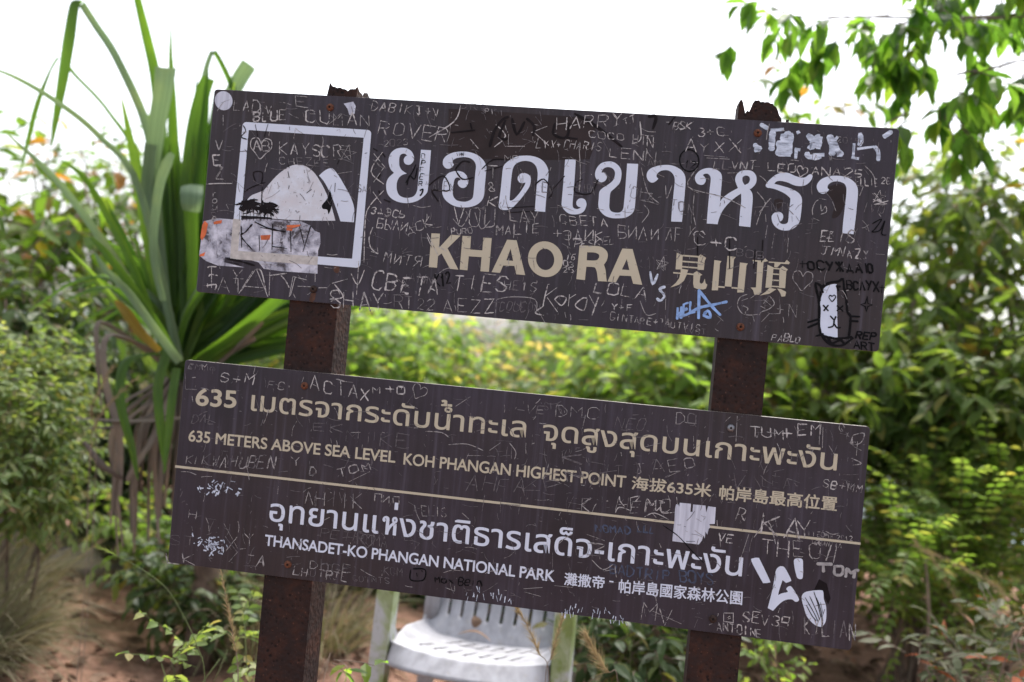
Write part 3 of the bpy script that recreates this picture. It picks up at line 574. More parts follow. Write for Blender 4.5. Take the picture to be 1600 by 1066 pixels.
# ---- scratched and written graffiti.  materials: 0 bright, 1 mid, 2 faint
sa = MB(); MS = [M['scr_a'], M['scr_b'], M['scr_c']]
for a in [
 ('LAD',366,172,400,177,17,1.5,0),('iV',403,177,420,179,15,1.5,0),('BLUE',397,189,442,188,15,2,0),('E',463,166,482,168,15,1,1),('СUMAN',478,192,572,198,19,1.5,0),('DАBIK',579,172,638,178,14,1.4,0),('J+V',652,180,682,184,14,1.4,0),
 ('ROVER',591,208,690,222,21,1.6,0),('2023',600,229,634,227,10,1,1),('V',337,235,352,236,18,1.5,0),('E',333,259,346,260,16,1.5,0),('Z',337,279,348,280,18,1.5,0),('rouce',334,0,0,0,0,0,0),
 ('AB',397,236,416,236,14,1.2,0),('KAYSCR',437,242,527,245,18,1.3,0),('CHEZEE',438,257,512,260,11,1.1,1),('ЗДЭСЬ',579,333,628,341,11,1.7,0),('БЫЛИ',589,357,630,362,14,1.5,0),('ДCK',638,368,672,352,16,1.3,0),
 ('МИТЯ',600,410,652,417,17,1.5,0),('СВЕТА',582,452,674,464,27,2.6,0),('Y',360,440,377,442,24,1.2,0),('AT',341,455,374,458,21,1.1,1),('SHAY',516,482,592,487,27,1.8,0),('RT',617,481,640,484,19,1.2,1),('22',652,482,672,484,17,1.2,1),
 ('AEZZ',694,488,765,489,21,1.3,0),('TIES',708,453,782,456,24,1.8,0),('HE1S',787,453,833,455,15,1.1,1),('COUCOU',780,485,838,487,15,1,2),('LOLA',927,456,1002,469,18,1.5,0),('Y+F',955,485,985,486,10,1.3,0),
 ('GINTARE+TAUTVIS',953,499,1090,518,11,1.1,0),('PURO',706,366,735,365,9,1.2,0),('MALTE',775,370,838,363,16,1.2,0),('СВЕТА',876,350,946,354,14,1.2,0),('+ЭДИК',864,373,938,377,15,1.3,0),('БИЛИ',966,371,1022,376,19,1.3,0),('PESKEL',897,387,956,382,10,1.2,0),
 ('16',884,406,895,406,9,1.3,0),('03',881,416,894,417,8,1.1,0),('25',880,426,894,425,8,1.1,0),('HARRY',870,203,964,197,19,1.6,0),('TT',975,196,990,190,12,1.1,0),('LYX+CHARIS',838,232,934,235,14,1.3,0),('COCO',921,215,972,220,10,1.2,0),('HIN',989,225,1015,231,15,1.2,0),
 ('LENN',952,246,1019,253,15,1.1,0),('SPIDI',752,177,784,181,8,1,1),('T',764,279,780,279,21,1.3,0),('&',765,299,775,300,14,1.2,0),('K',762,323,777,323,17,1.4,0),('MP',789,252,807,253,9,1.1,1),('C+C',1085,383,1145,393,20,1.9,0),('AYXX',1070,236,1150,240,18,1.4,0),
 ('3+C',1090,213,1128,213,13,1.2,0),('BSK',1051,203,1076,203,11,1.3,0),('LLVNT',1115,265,1176,264,13,1.2,1),('LEO',1200,267,1238,270,12,1.5,0),('ANA25',1267,274,1343,277,13,1.4,0),('ELLIE',1338,291,1368,291,12,1.1,0),('26',1377,287,1388,288,10,1.1,0),
 ('ELIS',1280,377,1326,379,17,1.7,0),('JM',1283,397,1307,399,14,1.4,0),('VAZY',1312,402,1353,405,14,1.5,0),('PABLO',1205,532,1246,536,10,1.3,0),('E+N',1195,490,1238,498,22,1,1),('VOU',709,352,762,354,28,1.2,0),('Z',1292,372,1300,373,10,1,1),
 ('TVOJ',1068,520,1100,524,8,.9,2),('DRO',720,170,760,174,10,.9,2),('KAM',1000,260,1030,262,12,.9,2),('NIK',1205,330,1235,336,16,.9,2),('ALEX',676,296,706,300,14,.9,2),('MIRA',905,300,925,304,12,.8,2),('JON',1048,330,1078,334,18,.9,2),('OLA',985,310,1015,316,18,.9,2),
 ('LEV',836,300,862,304,16,.8,2),('ANN',640,440,672,444,14,.9,2),('BOB',1150,400,1190,404,13,.9,2),('SAM',560,300,576,302,10,.9,2),('IVO',1345,330,1375,334,14,.9,2),('2019',1308,222,1340,226,9,.9,1),('LAY',796,345,836,350,18,1.1,1),('AF',1040,376,1058,378,20,1.1,1)]:
    if a[0] == 'rouce':
        for k, ch in enumerate('rouce'): scrawl(sa, ch, 333 - k*.6, 308 + k * 9.6, 342 - k*.6, 308.5 + k * 9.6, 10, 1.2, 1)
        continue
    t_, x0, y0, x1, y1, hh, ww, mm = a
    scrawl(sa, t_.replace('А', 'A').replace('В', 'B').replace('Е', 'E').replace('Т', 'T').replace('М', 'M').replace('К', 'K'), x0, y0, x1 + hh * .3, y1, hh, ww, mm)
heart = [(0,-.35),(-.35,-.9),(-.95,-.75),(-1.0,0),(-.5,.55),(0,1.1),(.5,.55),(1.0,0),(.95,-.75),(.35,-.9),(0,-.35)]
def hrt(cx, cy, s, rot=.09): return [(cx + s*(x*cos(rot) - y*sin(rot)), cy + s*(x*sin(rot) + y*cos(rot))) for x, y in heart]
def star(cx, cy, s, n=5, st=2): return [(cx + s*sin(2*pi*i*st/n + .2), cy - s*cos(2*pi*i*st/n + .2)) for i in range(n+1)]
free(sa, [hrt(408,231,16)], 1.4, 0); free(sa, [hrt(1254,438,15)], 1.0, 1); free(sa, [hrt(1253,268,8, .3)], 1.4, 0); 
for s in ((543,240,14),(1035,412,11),(1373,308,11),(1033,415,9)): free(sa, [star(*s)], 1.1, 0, sm=False)
free(sa, [[(1364,316),(1372,312),(1384,320),(1366,320),(1388,314)],[(1366,302),(1380,318)],[(1364,312),(1386,319)]], 2, 0, sm=False)
free(sa, [[(322,288),(340,287),(363,287)],[(349,180),(349,196)],[(584,240),(602,262),],[(598,238),(580,268),(600,288)],[(600,262),(584,285)],[(583,300),(596,318)],[(600,298),(578,322),(571,345),(569,410)],[(583,355),(577,372),(580,388),(591,397)],[(591,397),(590,387)],[(591,397),(580,393)]], 1.6, 0)
free(sa, Z([[(420,850),(545,650)],[(440,830),(565,640)],[(560,640),(620,650),(670,870)],[(580,640),(680,880)],[(470,785),(640,800)],[(697,660),(690,870)],[(697,690),(770,680),(850,670)],[(790,680),(840,740),(870,800)],[(905,690),(870,880)],[(925,700),(880,870)],[(900,840),(925,890)],[(910,700),(1030,730)],[(945,785),(1060,790)],[(1130,800),(1205,798)],[(1100,660),(1100,750)],[(1250,760),(1390,720)],[(1270,765),(1350,880),(1230,900)],[(1350,880),(1240,920)],[(1490,560),(1470,860)],[(1420,670),(1480,770),(1540,640)]], 300, 310, 5.714), 1.7, 0)
free(sa, Z([[(140,620),(160,610),(220,612)],[(150,700),(170,680),(230,690)],[(175,610),(175,800)],[(130,780),(215,770),(205,820)],[(140,795),(140,760)]], 300, 310, 5.714), 2.2, 0)
free(sa, Z([[(205,690),(160,880),(150,950)],[(180,820),(325,715)],[(200,840),(330,1020)],[(290,870),(350,820),(440,850),(380,940),(300,870)],[(480,800),(465,950)],[(480,850),(560,800)],[(700,850),(640,850),(550,940),(660,1000),(700,860),(680,960)],[(725,810),(800,950)],[(845,830),(820,900),(760,1064)],[(150,950),(50,1030),(160,1064)]], 830, 360, 8), 1.8, 0)
free(sa, [[(776,468),(800,464),(836,468),(838,490)],[(776,468),(774,494)],[(835,475),(852,505)],[(1000,470),(1010,492),(1025,490)],[(1040,462),(1040,484)],[(708,342),(722,354),(735,330)],[(742,332),(752,358),(766,345)]], 1.1, 1)
free(sa, Z([[(1020,720),(930,760),(900,860),(960,960),(1060,980),(1150,970)],[(1300,740),(1360,830),(1300,900),(1200,940),(1170,980)],[(1290,740),(1220,840)],[(1220,780),(1330,870)],[(950,800),(1030,770)],[(970,860),(1030,900),(990,950)],[(1090,990),(1110,1060)],[(1320,965),(1430,960)],[(1300,960),(1200,1064)]], 1040, 370, 8), 1.1, 1)
free(sa, [[(1183,300),(1196,318),(1186,332)],[(1204,310),(1192,325),(1184,345),(1182,352)],[(1196,335),(1197,347)],[(1199,352),(1196,372)],[(1210,365),(1206,388)],[(1232,372),(1230,395)],[(1100,243),(1137,246)],[(1104,247),(1140,249)],[(1074,285),(1090,262),(1075,292),(1130,308),(1165,325)],[(1085,302),(1083,330),(1087,352)],[(1040,290),(1042,310),(1050,290)],[(905,232),(907,270),(905,300)],[(1002,262),(1012,300),(1030,318)],[(1000,300),(1020,303)],[(1000,313),(1022,317)],[(1006,320),(1014,332),(1003,348)],[(1298,240),(1300,252)],[(1350,258),(1362,270),(1368,282)],[(1394,375),(1396,378)],[(1368,397),(1382,398)]], 1.2, 1)
free(sa, Z([[(800,690),(795,620),(830,530),(870,500)],[(880,480),(970,500)],[(1045,520),(1090,640)],[(900,560),(910,640),(960,580),(970,650),(900,680)],[(810,730),(880,760)]], 1170, 250, 8), 1.2, 1)
free(sa, Z([[(30,880),(60,950)],[(30,860),(100,1000)],[(100,940),(150,970)],[(40,260),(200,160),(240,60)],[(300,270),(350,330)],[(460,180),(520,250),(450,320)],[(680,230),(780,190)],[(700,230),(790,310)],[(520,315),(640,315)],[(1360,160),(1365,270),(1310,300)]], 660, 150, 4), 1.7, 0)
def hair(mb, board, n, zone):
    """fine random nicks and hairlines over a whole board"""
    for _ in range(n):
        s, t = rnd.random(), rnd.random(); (x0,y0),(x1,y1),(x2,y2),(x3,y3) = zone
        x = (x0*(1-s)+x1*s)*(1-t) + (x3*(1-s)+x2*s)*t; y = (y0*(1-s)+y1*s)*(1-t) + (y3*(1-s)+y2*s)*t
        an = rnd.choice([rnd.gauss(pi/2, .3), rnd.uniform(0, pi), rnd.gauss(0.1, .2)]); L = rnd.choice([3, 5, 8, 14, 22]) * rnd.uniform(.6, 1.3)
        dx, dy = cos(an)*L/2, sin(an)*L/2; k = rnd.uniform(-.2, .2)
        free(mb, [[(x-dx, y-dy), (x + dy*k, y - dx*k), (x+dx, y+dy)]], rnd.uniform(.4, 1.0), rnd.choice([1, 2, 2, 2, 2]), .00062)
hair(sa, BU, 800, [(345,150),(1396,210),(1366,540),(316,448)])
sa.build('scratched_graffiti', MS, BU)
sb = MB()
for t_, x0, y0, x1, y1, hh, ww, mm in [
 ('EM',294,576,310,578,9,1,1),('Mo',317,578,334,579,9,1,1),('S+M',344,597,390,603,15,1.5,0),('FC',419,606,441,610,13,1.1,1),('ACTAX',485,609,572,628,20,1.7,0),('M+O',583,615,630,616,12,1.6,0),('DMC',868,651,930,655,17,1.2,0),('VE',820,646,845,648,12,1.2,1),
 ('DO',1056,663,1080,664,17,1.2,1),('TUM',1173,681,1220,688,15,1.3,0),('+',1224,690,1238,690,22,1.7,0),('EM',1247,682,1275,680,17,1.4,0),('G+X',1310,670,1330,700,14,1,1),('SB+MM',1285,760,1342,771,13,1.3,0),('KWAHUBEN',316,727,420,733,18,1.2,1),('KI',290,724,306,724,12,1,1),
 ('Y',457,727,470,728,13,1.6,0),('D',483,741,492,742,13,1.5,0),('TOM',530,746,576,733,13,1.5,0),('AHIIK',475,786,558,797,22,1.1,1),('ПИП',585,784,620,788,12,1.2,1),('ELIS',660,805,694,808,14,1,1),('DOGE',485,889,544,895,12,1.3,1),('LHUTRJE',459,898,538,908,13,1.3,1),
 ('COINTS',552,908,606,912,9,1,2),('KGM',600,897,624,902,12,1,2),('MV',1001,970,1042,976,25,1.2,1),('SEV39',1159,972,1226,981,16,1.8,0),('ANTOINE',1120,985,1186,996,13,1.5,0),('KA',1188,832,1238,842,32,1.7,0),('Y',1246,842,1264,842,30,1.5,0),('THEO',1189,866,1274,874,24,1.4,0),
 ('II',1286,876,1300,878,24,1.1,1),('VE',1121,846,1141,848,13,1.5,0),('ITEOME',1262,837,1300,841,7,.9,1),('2012',1308,843,1330,845,7,.9,1),('JORANTIA',1266,850,1312,856,7,.9,1),('KYLIAN',1255,992,1328,1000,28,1.6,1),('JAEO',995,742,1082,732,20,1,1),('HEMC',963,800,1040,800,20,1.2,1),
 ('KEN',820,775,905,745,18,.9,2),('IH',740,800,800,804,24,1,2),('AHFA',728,765,812,772,24,1,2),('L',290,607,306,608,22,1.2,1),('KH',880,722,945,732,14,1,2),('LK',263,880,300,884,15,1.4,1),('ST',265,850,300,855,16,.9,1),('JA',385,882,408,885,16,1.2,1),('X',353,862,372,864,22,1.2,1),('Y',384,852,398,852,18,1.1,1),
 ('H',296,810,308,812,14,1.1,1),('EK',490,673,530,676,12,.9,2),('MIKE',540,690,630,700,20,.9,2),('DAL',300,660,330,664,14,.9,2),('PETR',500,840,560,848,14,.8,2),('ROMA',560,850,600,856,16,.9,2),('SIA',850,640,870,642,12,.9,2),('NEO',960,668,1000,672,18,.9,2),('TIM',1215,720,1250,726,16,.8,2),
 ('LEA',1190,760,1230,766,18,.8,2),('V',1140,760,1160,765,22,1,2),('CAT',900,870,940,874,14,.8,2),('K',908,800,922,800,24,1.2,1),('R',1150,812,1162,814,22,1.5,1)]:
    scrawl(sb, t_, x0, y0, x1 + hh * .3, y1, hh, ww, mm)
free(sb, [hrt(655,612,11,.5)], 1, 1); free(sb, [hrt(575,845,10)], 1, 2)
free(sb, [[(1333,680),(1350,677),(1345,692),(1330,694),(1333,680)],[(1340,690),(1338,712)],[(1334,698),(1346,704)],[(1330,716),(1346,724),(1332,727)],[(545,753),(578,737)],[(701,695),(730,694),(755,704)],[(765,704),(782,692)],[(796,692),(806,706),(804,718)],[(730,712),(755,712)],[(665,674),(690,676),(702,684)],[(915,648),(910,670)],[(712,635),(735,620)],[(1286,665),(1285,700)],[(1281,660),(1280,695)],[(1152,650),(1150,690)],[(1290,830),(1300,835),(1311,833)],[(350,818),(372,858)],[(435,760),(434,772)],[(372,862),(358,878)],[(917,835),(945,845)],[(922,848),(945,852),(930,860)],[(925,875),(942,890),(958,882)],[(820,925),(845,932)],[(818,920),(848,918)],[(866,915),(895,918)],[(1020,955),(1065,975)],[(400,570),(396,585)],[(1178,840),(1200,815),(1212,850)],[(1155,880),(1170,835)]], 1.2, 1)
free(sb, Z([[(1230,490),(1310,490),(1310,570),(1230,560),(1230,490)],[(1262,530),(1280,515),(1288,535),(1265,540)]], 900, 866, 5.33), 1.3, 0, sm=False)
free(sb, q6([0]) if False else Z([[(10,470),(60,400),(190,440)],[(60,270),(70,330),(120,390)],[(190,290),(200,430)],[(190,290),(300,270),(240,340)],[(360,460),(390,300),(450,380),(490,320),(495,440),(550,400),(560,460),(620,470),(720,460)],[(360,515),(480,470),(660,555)],[(530,320),(600,345),(540,350)],[(740,280),(750,360)]], 960, 740, 7.615), 1.2, 0)
hair(sb, BL, 800, [(296,572),(1352,676),(1324,1005),(270,872)])
sb.build('scratched_graffiti', MS, BL)
# blue and black marker
mb = MB()
def part(fn, mat, board, label=None, name='black_marker'):
    m_ = MB(); fn(m_); q_ = m_.build(name, M[mat], board)
    if label: q_['label'] = label
free(mb, Z([[(420,670),(412,1015)],[(425,680),(560,850),(680,975)],[(160,990),(260,975),(420,890),(600,850),(760,815)],[(490,950),(540,930),(560,1010),(480,985),(500,950)]], 1040, 370, 8), 4.2, rndcap=True)
scrawl(mb, 'HEL', 1059, 497, 1084, 489, 17, 3.6, rndcap=True, jit=.2); mb.build('blue_marker', M['blue'], BU)['label'] = 'light blue tag HELA under the Chinese name'
for w_ in (('BADTRIP', 952, 897, 1045, 908, 15, 2.2), ('BOYS', 1062, 910, 1115, 913, 17, 2.6), ('NOMAD', 932, 831, 985, 834, 11, 2), ('LLL', 996, 832, 1022, 833, 10, 2)):
    part(lambda m_: scrawl(m_, *w_, base=.0003), 'dark_blue', BL, 'faded blue word ' + w_[0], 'faded_blue_marker')
for w_ in (('OСУЖДAЮ', 1263, 421, 1364, 427, 14, 3.0), ('BСЛУХ', 1323, 452, 1372, 455, 13, 2.6), ('REP', 1337, 528, 1366, 532, 11, 2.8), ('ART', 1335, 544, 1366, 549, 11, 2.4), ('K12', 682, 447, 703, 443, 18, 2.6)):
    part(lambda m_: scrawl(m_, *w_, rndcap=True, jit=.18), 'black', BU, 'black marker word ' + w_[0])
mb = MB()
C6 = lambda L: Z(L, 1230, 385, 6.27)
free(mb, C6([[(310,520),(290,440),(280,360),(345,400)],[(335,400),(420,355),(500,345),(545,320),(555,400)],[(555,400),(580,520),(590,640),(620,690),(615,800),(605,880)],[(310,520),(315,640),(312,760),(330,870)],[(330,870),(400,890),(500,905),(630,890)],[(340,880),(420,960),(540,970),(640,900)],[(400,900),(440,950),(520,920),(560,960)]]), 3.6, rndcap=True)
free(mb, C6([[(330,400),(350,450)],[(325,450),(320,530)],[(485,390),(515,395)],[(490,400),(500,430)],[(205,745),(305,715)],[(205,795),(300,755)],[(615,685),(705,690)],[(615,730),(690,735)],[(285,880),(350,860)]]), 3, rndcap=True)
free(mb, C6([[(355,580),(400,630)],[(400,580),(360,630)],[(490,585),(545,635)],[(545,585),(490,630)],[(425,685),(460,720),(475,690)],[(460,720),(450,780),(405,795)],[(460,760),(490,800),(520,795)]]), 2.2, rndcap=True)
free(mb, [[(1230+x/6.27, 385+y/6.27) for x, y in [(440,545),(410,505),(420,480),(440,490),(460,478),(475,500),(440,545)]]], 1.6)
free(mb, C6([[(785,490),(765,560),(720,570),(765,590),(775,640),(790,590),(835,575),(790,560),(785,490)],[(120,170),(190,170)],[(150,140),(150,210)],[(900,400),(960,405)],[(930,380),(925,460)]]), 2, sm=False)
mb.build('black_marker', M['black'], BU)['label'] = 'black marker cat face with whiskers'
mb = MB(); scrawl(mb, '12', 1068, 262, 1086, 262, 11, 1.8, jit=.1)
free(mb, [ell(1077, 251, 15, 17, 20) + [ell(1077, 251, 15, 17, 20)[0]]], 2)
mb.build('black_marker', M['black'], BU)['label'] = 'black ringed number'
mb = MB()
for k, ch in enumerate('OPFER'): scrawl(mb, ch, 658.5 - k*1, 248 + k * 10.8, 667 - k*1, 248.5 + k * 10.8, 8.5, 1.5, jit=.1)
free(mb, [[(656,298),(661,296),(659,303),(656,306)]], 2.4); scrawl(mb, 'VANI', 714, 244, 728, 242, 4.5, 1, jit=.1)
mb.build('black_marker', M['black'], BU)['label'] = 'black word OPFER down the first big letter'
mb = MB()
free(mb, [[(634,286),(645,268),(650,257)],[(636,290),(640,275),(648,280),(652,262)]], 2)
free(mb, Z([[(1330,800),(1390,770),(1350,830),(1330,850),(1380,840),(1410,780),(1390,860),(1420,870)]], 1030, 150, 4), 1.8); mb2 = mb
# faded sweeps of black marker over the name
def each(lines, w, mat, board, name, base=.00066, **k):
    for ln in lines:
        m_ = MB(); free(m_, [ln], w, base=base, **k); m_.build(name, M[mat], board)
each(Z([[(420,320),(450,220),(500,150),(540,130)],[(540,270),(480,260),(520,150)],[(560,140),(590,240),(640,160)],[(650,140),(700,190),(690,250)],[(830,170),(820,240),(900,260),(920,170)],[(950,110),(1100,200),(1250,320)],[(900,260),(970,270)],[(180,230),(330,215)],[(300,170),(310,210)],[(1410,130),(1460,130),(1440,210)],[(1540,180),(1580,130)]], 660, 150, 4), 4.5, 'faint_black', BU, 'faded_black_marker')
each(Z([[(40,560),(130,500),(170,590),(60,590),(95,650)],[(205,460),(250,410),(300,415)],[(205,460),(250,520),(320,510)],[(370,460),(440,400),(530,400)],[(390,470),(500,440)],[(700,560),(760,520),(810,600),(790,640)],[(800,600),(890,500)],[(960,540),(1000,520)],[(960,545),(955,600),(1050,610),(1100,520)],[(530,700),(700,690)],[(530,730),(700,720)]], 660, 150, 4), 2.2, 'faint_black', BU, 'faded_black_marker')
each([[(583,232),(590,236)],[(597,238),(602,246)],[(595,272),(590,280)],[(592,298),(594,305)],[(600,312),(610,316)],[(675,300),(685,315)],[(1090,370),(1090,400)],[(1140,370),(1140,420)],[(1180,390),(1178,420)],[(1192,375),(1190,410)]], 3.5, 'faint_black', BU, 'faded_black_marker')
tb = MB()                                               # black tangle over the foot of the mountain
for cx, cy, r in ((389,320,16),(416,324,16)):
    for k in range(44):
        a = rnd.uniform(0, 2*pi); b = a + rnd.uniform(1.2, 3.2); r1 = r * rnd.uniform(.3, 1.1); r2 = r * rnd.uniform(.3, 1.2)
        free(tb, [[(cx + 1.25*r1*cos(a), cy + 3 + .75*r1*sin(a)), (cx + rnd.uniform(-9, 9), cy + rnd.uniform(-7, 9)), (cx + 1.25*r2*cos(b), cy + 3 + .75*r2*sin(b))]], rnd.uniform(1.2, 2.8))
free(tb, [[(376,338),(400,339),(425,341)],[(378,340),(415,342)],[(410,292),(409,312),(409,326)],[(382,300),(395,292),(415,285)],[(400,286),(396,270),(410,270),(408,290)],[(399,195),(403,215)],[(419,194),(413,214)],[(380,196),(384,205),(377,214),(386,218)],[(374,237),(386,236)],[(450,254),(452,263)],[(450,268),(452,278)],[(452,290),(451,296)],[(524,286),(523,300)],[(530,250),(527,257)],[(570,240),(574,239)],[(479,302),(487,296)]], 1.8)
for k in range(10): free(tb, [[(375 + k*5.5, 330), (374 + k*5.5, 345)]], 1.6)
tb.build('black_scribble', M['faint_black'], BU)
each(Z([[(440,250),(445,440)],[(540,230),(480,300),(440,340),(540,460)],[(600,330),(605,470)],[(610,260),(720,280)],[(720,230),(715,460)],[(720,430),(850,450)],[(880,290),(885,480)],[(960,250),(1000,400)],[(1060,250),(990,480)],[(310,540),(420,560),(560,600)],[(330,570),(420,590)],[(560,210),(690,270),(840,300)]], 300, 310, 5.714), 2.6, 'faint_black', BU, 'black_scribble', .0008, jit=.5)
cres = Z([[(1105,785,1),(1120,830),(1125,900),(1110,990),(1085,1035,1),(1075,985),(1030,975),(1020,940),(1060,890),(1085,850)]], 350, 180, 6.6625)[0]
sheet('black_sticker', [(catmull(cres, n=4), [])], M['black'], BU, .0007)
mb2.build('black_marker', M['black'], BU)
mb = MB()
free(mb, [[(642,890),(641,905),(652,908),(663,905),(664,890),(645,889)]], 2.2); free(mb, [[(651,895),(652,901)],[(659,891),(660,894)]], 2.4)
mb.build('black_marker', M['black'], BL)['label'] = 'small black smiling box'
mb = MB(); scrawl(mb, 'Max', 680, 910, 708, 913, 9, 1.6, sm=True); scrawl(mb, 'Bein', 716, 914, 752, 917, 12, 1.8, sm=True)
mb.build('black_marker', M['black'], BL)['label'] = 'black signature under the white capitals'
mb = MB()
free(mb, [[(1160 + x/7.616, 860 + y/7.616) for x, y in L] for L in ([(745,560),(850,740),(900,850)],[(800,545),(880,720),(920,830)],[(850,490),(900,650),(935,800)],[(880,560),(930,700),(950,830)],[(930,620),(960,760)],[(760,650),(830,780),(880,840)],[(980,700),(940,820)])], 1.2)
mb.build('black_marker', M['black'], BL); mb = MB()
free(mb, [[(1036,821),(1060,838),(1082,862),(1100,880)],[(1072,846),(1086,846)]], 1.4)
mb.build('black_marker', M['black'], BL)
sheet('black_smear', [([(1272,922),(1280,905),(1292,912),(1298,935),(1294,945),(1287,930)], [])], M['faint_black'], BL, .0003)

# ---- posts: square steel tubes with corroded tops
def post(name, px_l, px_r, ytop, prof, label, seed):
    r = random.Random(seed)
    TH_ = .005; y0 = TH_ + .001
    ul = on_sign(*px_l, y0)[0]; ur = on_sign(*px_r, y0)[0]; ztop = on_sign(px_l[0], ytop, y0)[1] if False else on_sign((prof[0][0]), ytop, y0)[1]
    D = .082; w = .0045; mb = MB(); zb = -.4
    def wall(a, b, na, top, n=26, yside=False):
        """a,b: outer end points (x,y) ; na: inward normal ; top(s)-> z"""
        vs = []; fs = []
        for i in range(n+1):
            s = i/n; x = a[0]+(b[0]-a[0])*s; y = a[1]+(b[1]-a[1])*s; zt = top(s)
            for zz in (zb, zt): vs += [(x, y, zz), (x + na[0]*w, y + na[1]*w, zz)]
        for i in range(n):
            k = i*4; q = k+4
            fs += [(k, q, q+2, k+2), (k+1, k+3, q+3, q+1), (k+2, q+2, q+3, k+3)]
        fs += [(0, 2, 3, 1), (n*4, n*4+1, n*4+3, n*4+2)]
        mb.add(vs, fs)
    def topf(tab, jag):
        def f(s):
            for (s0, z0), (s1, z1) in zip(tab, tab[1:]):
                if s <= s1: return z0 + (z1-z0)*(s-s0)/max(1e-6, s1-s0) + r.uniform(-jag, jag)
            return tab[-1][1]
        return f
    fz = [(s, on_sign(ul and px_l[0], 0)[1]) for s, _ in ()] 
    front, back, left, right = prof[1:]
    wall((ul, y0), (ur, y0), (0, 1), topf(front, .0018))
    wall((ur, y0+D), (ul, y0+D), (0, -1), topf(back, .0018))
    wall((ul, y0+D-w-.0002), (ul, y0+w+.0002), (1, 0), topf(left, .003), 14)
    wall((ur, y0+w+.0002), (ur, y0+D-w-.0002), (-1, 0), topf(right, .002), 14)
    o = mb.build(name, M['rust'], sign); o['label'] = label
    return o, ul, ur
zt = on_sign(540, 145)[1]
post('post', (452,475), (527,480), 140, [(540,145),
  [(0,zt-.06),(.36,zt-.05),(.4,zt+.022),(.46,zt+.012),(.6,zt+.010),(.8,zt+.006),(1,zt+.012)], [(0,zt+.01),(.3,zt+.014),(.6,zt-.01),(1,zt-.05)], [(0,zt-.05),(1,zt-.05)], [(0,zt+.012),(.5,zt+.004),(.7,zt+.018),(1,zt+.012)]], 'left rusty square post with a corroded open top', 3)
zt = on_sign(1180, 165)[1]
post('post', (1120,540), (1200,546), 160, [(1180,165),
  [(0,zt+.006),(.05,zt+.012),(.1,zt+.0),(.14,zt-.016),(.2,zt-.016),(.25,zt+.004),(.32,zt+.010),(.65,zt+.008),(.76,zt-.004),(.86,zt-.02),(.93,zt-.05),(1,zt-.012)], [(0,zt-.04),(.3,zt-.01),(.45,zt+.006),(.8,zt+.012),(.86,zt-.03),(.92,zt-.03),(1,zt+.012)], [(0,zt+.012),(1,zt+.008)], [(0,zt-.02),(.5,zt-.04),(1,zt-.05)]], 'right rusty square post with a flaking top', 5)
# ---- screws
def screw(px, py, mat, board, r=.0068):
    u, z = on_sign(px, py); mb = MB(); n = 20; prof = [(1.0, 0), (1.0, .0012), (.9, .0028), (.68, .0042), (.45, .0048), (.30, .0049), (.28, .0030)]
    vs = []; fs = []
    for rr, d in prof:
        for k in range(n): a = 2*pi*k/n; vs.append((u + r*rr*cos(a), -d - .0002, z + r*rr*sin(a)))
    for i in range(len(prof)-1):
        for k in range(n): fs.append((i*n+k, i*n+(k+1) % n, (i+1)*n+(k+1) % n, (i+1)*n+k))
    mb.add(vs, fs); o = mb.build('screw', mat, board, True)
    vs = [(u + r*.29*cos(2*pi*k/n), -.0031, z + r*.29*sin(2*pi*k/n)) for k in range(n)]
    m2 = MB(); m2.add(vs, [tuple(range(n))]); m2.v.append((u, -.0048, z)); k0 = len(m2.v) - 1
    m2.add([(u + r*.1*cos(2*pi*k/6), -d, z + r*.1*sin(2*pi*k/6)) for d in (.0031, .0047) for k in range(6)], [(k, (k+1) % 6, 6+(k+1) % 6, 6+k) for k in range(6)] + [tuple(range(6, 12))])
    o2 = mesh_obj('screw_socket', m2.v, m2.f, M['slot'], None); bpy.data.objects.remove(o2)
    me = o.data; me.materials.append(M['slot']); bmm = bmesh.new(); bmm.from_mesh(me); b0 = [bmm.verts.new(v) for v in m2.v]
    for f in m2.f: bmm.faces.new([b0[i] for i in f]).material_index = 1
    bmm.to_mesh(me); bmm.free()
    return o
for x, y in ((516,168),(1184,208),(1157,511)): screw(x, y, M['rust_bolt'], BU)
screw(490, 452, M['dark_bolt'], BU)
for x, y in ((476,603),(450,882)): screw(x, y, M['rust_bolt'], BL)
screw(1114, 967, M['dark_bolt'], BL); screw(1142, 669, M['zinc'], BL, .0065)['label'] = 'bare zinc screw among the rusty ones'
sheet('rust_stain', [(ell(526,421,5,6,14), []), ([(486,458),(494,458),(492,468),(488,473),(483,470)], [])], M['rust_run'], BU, .0003)
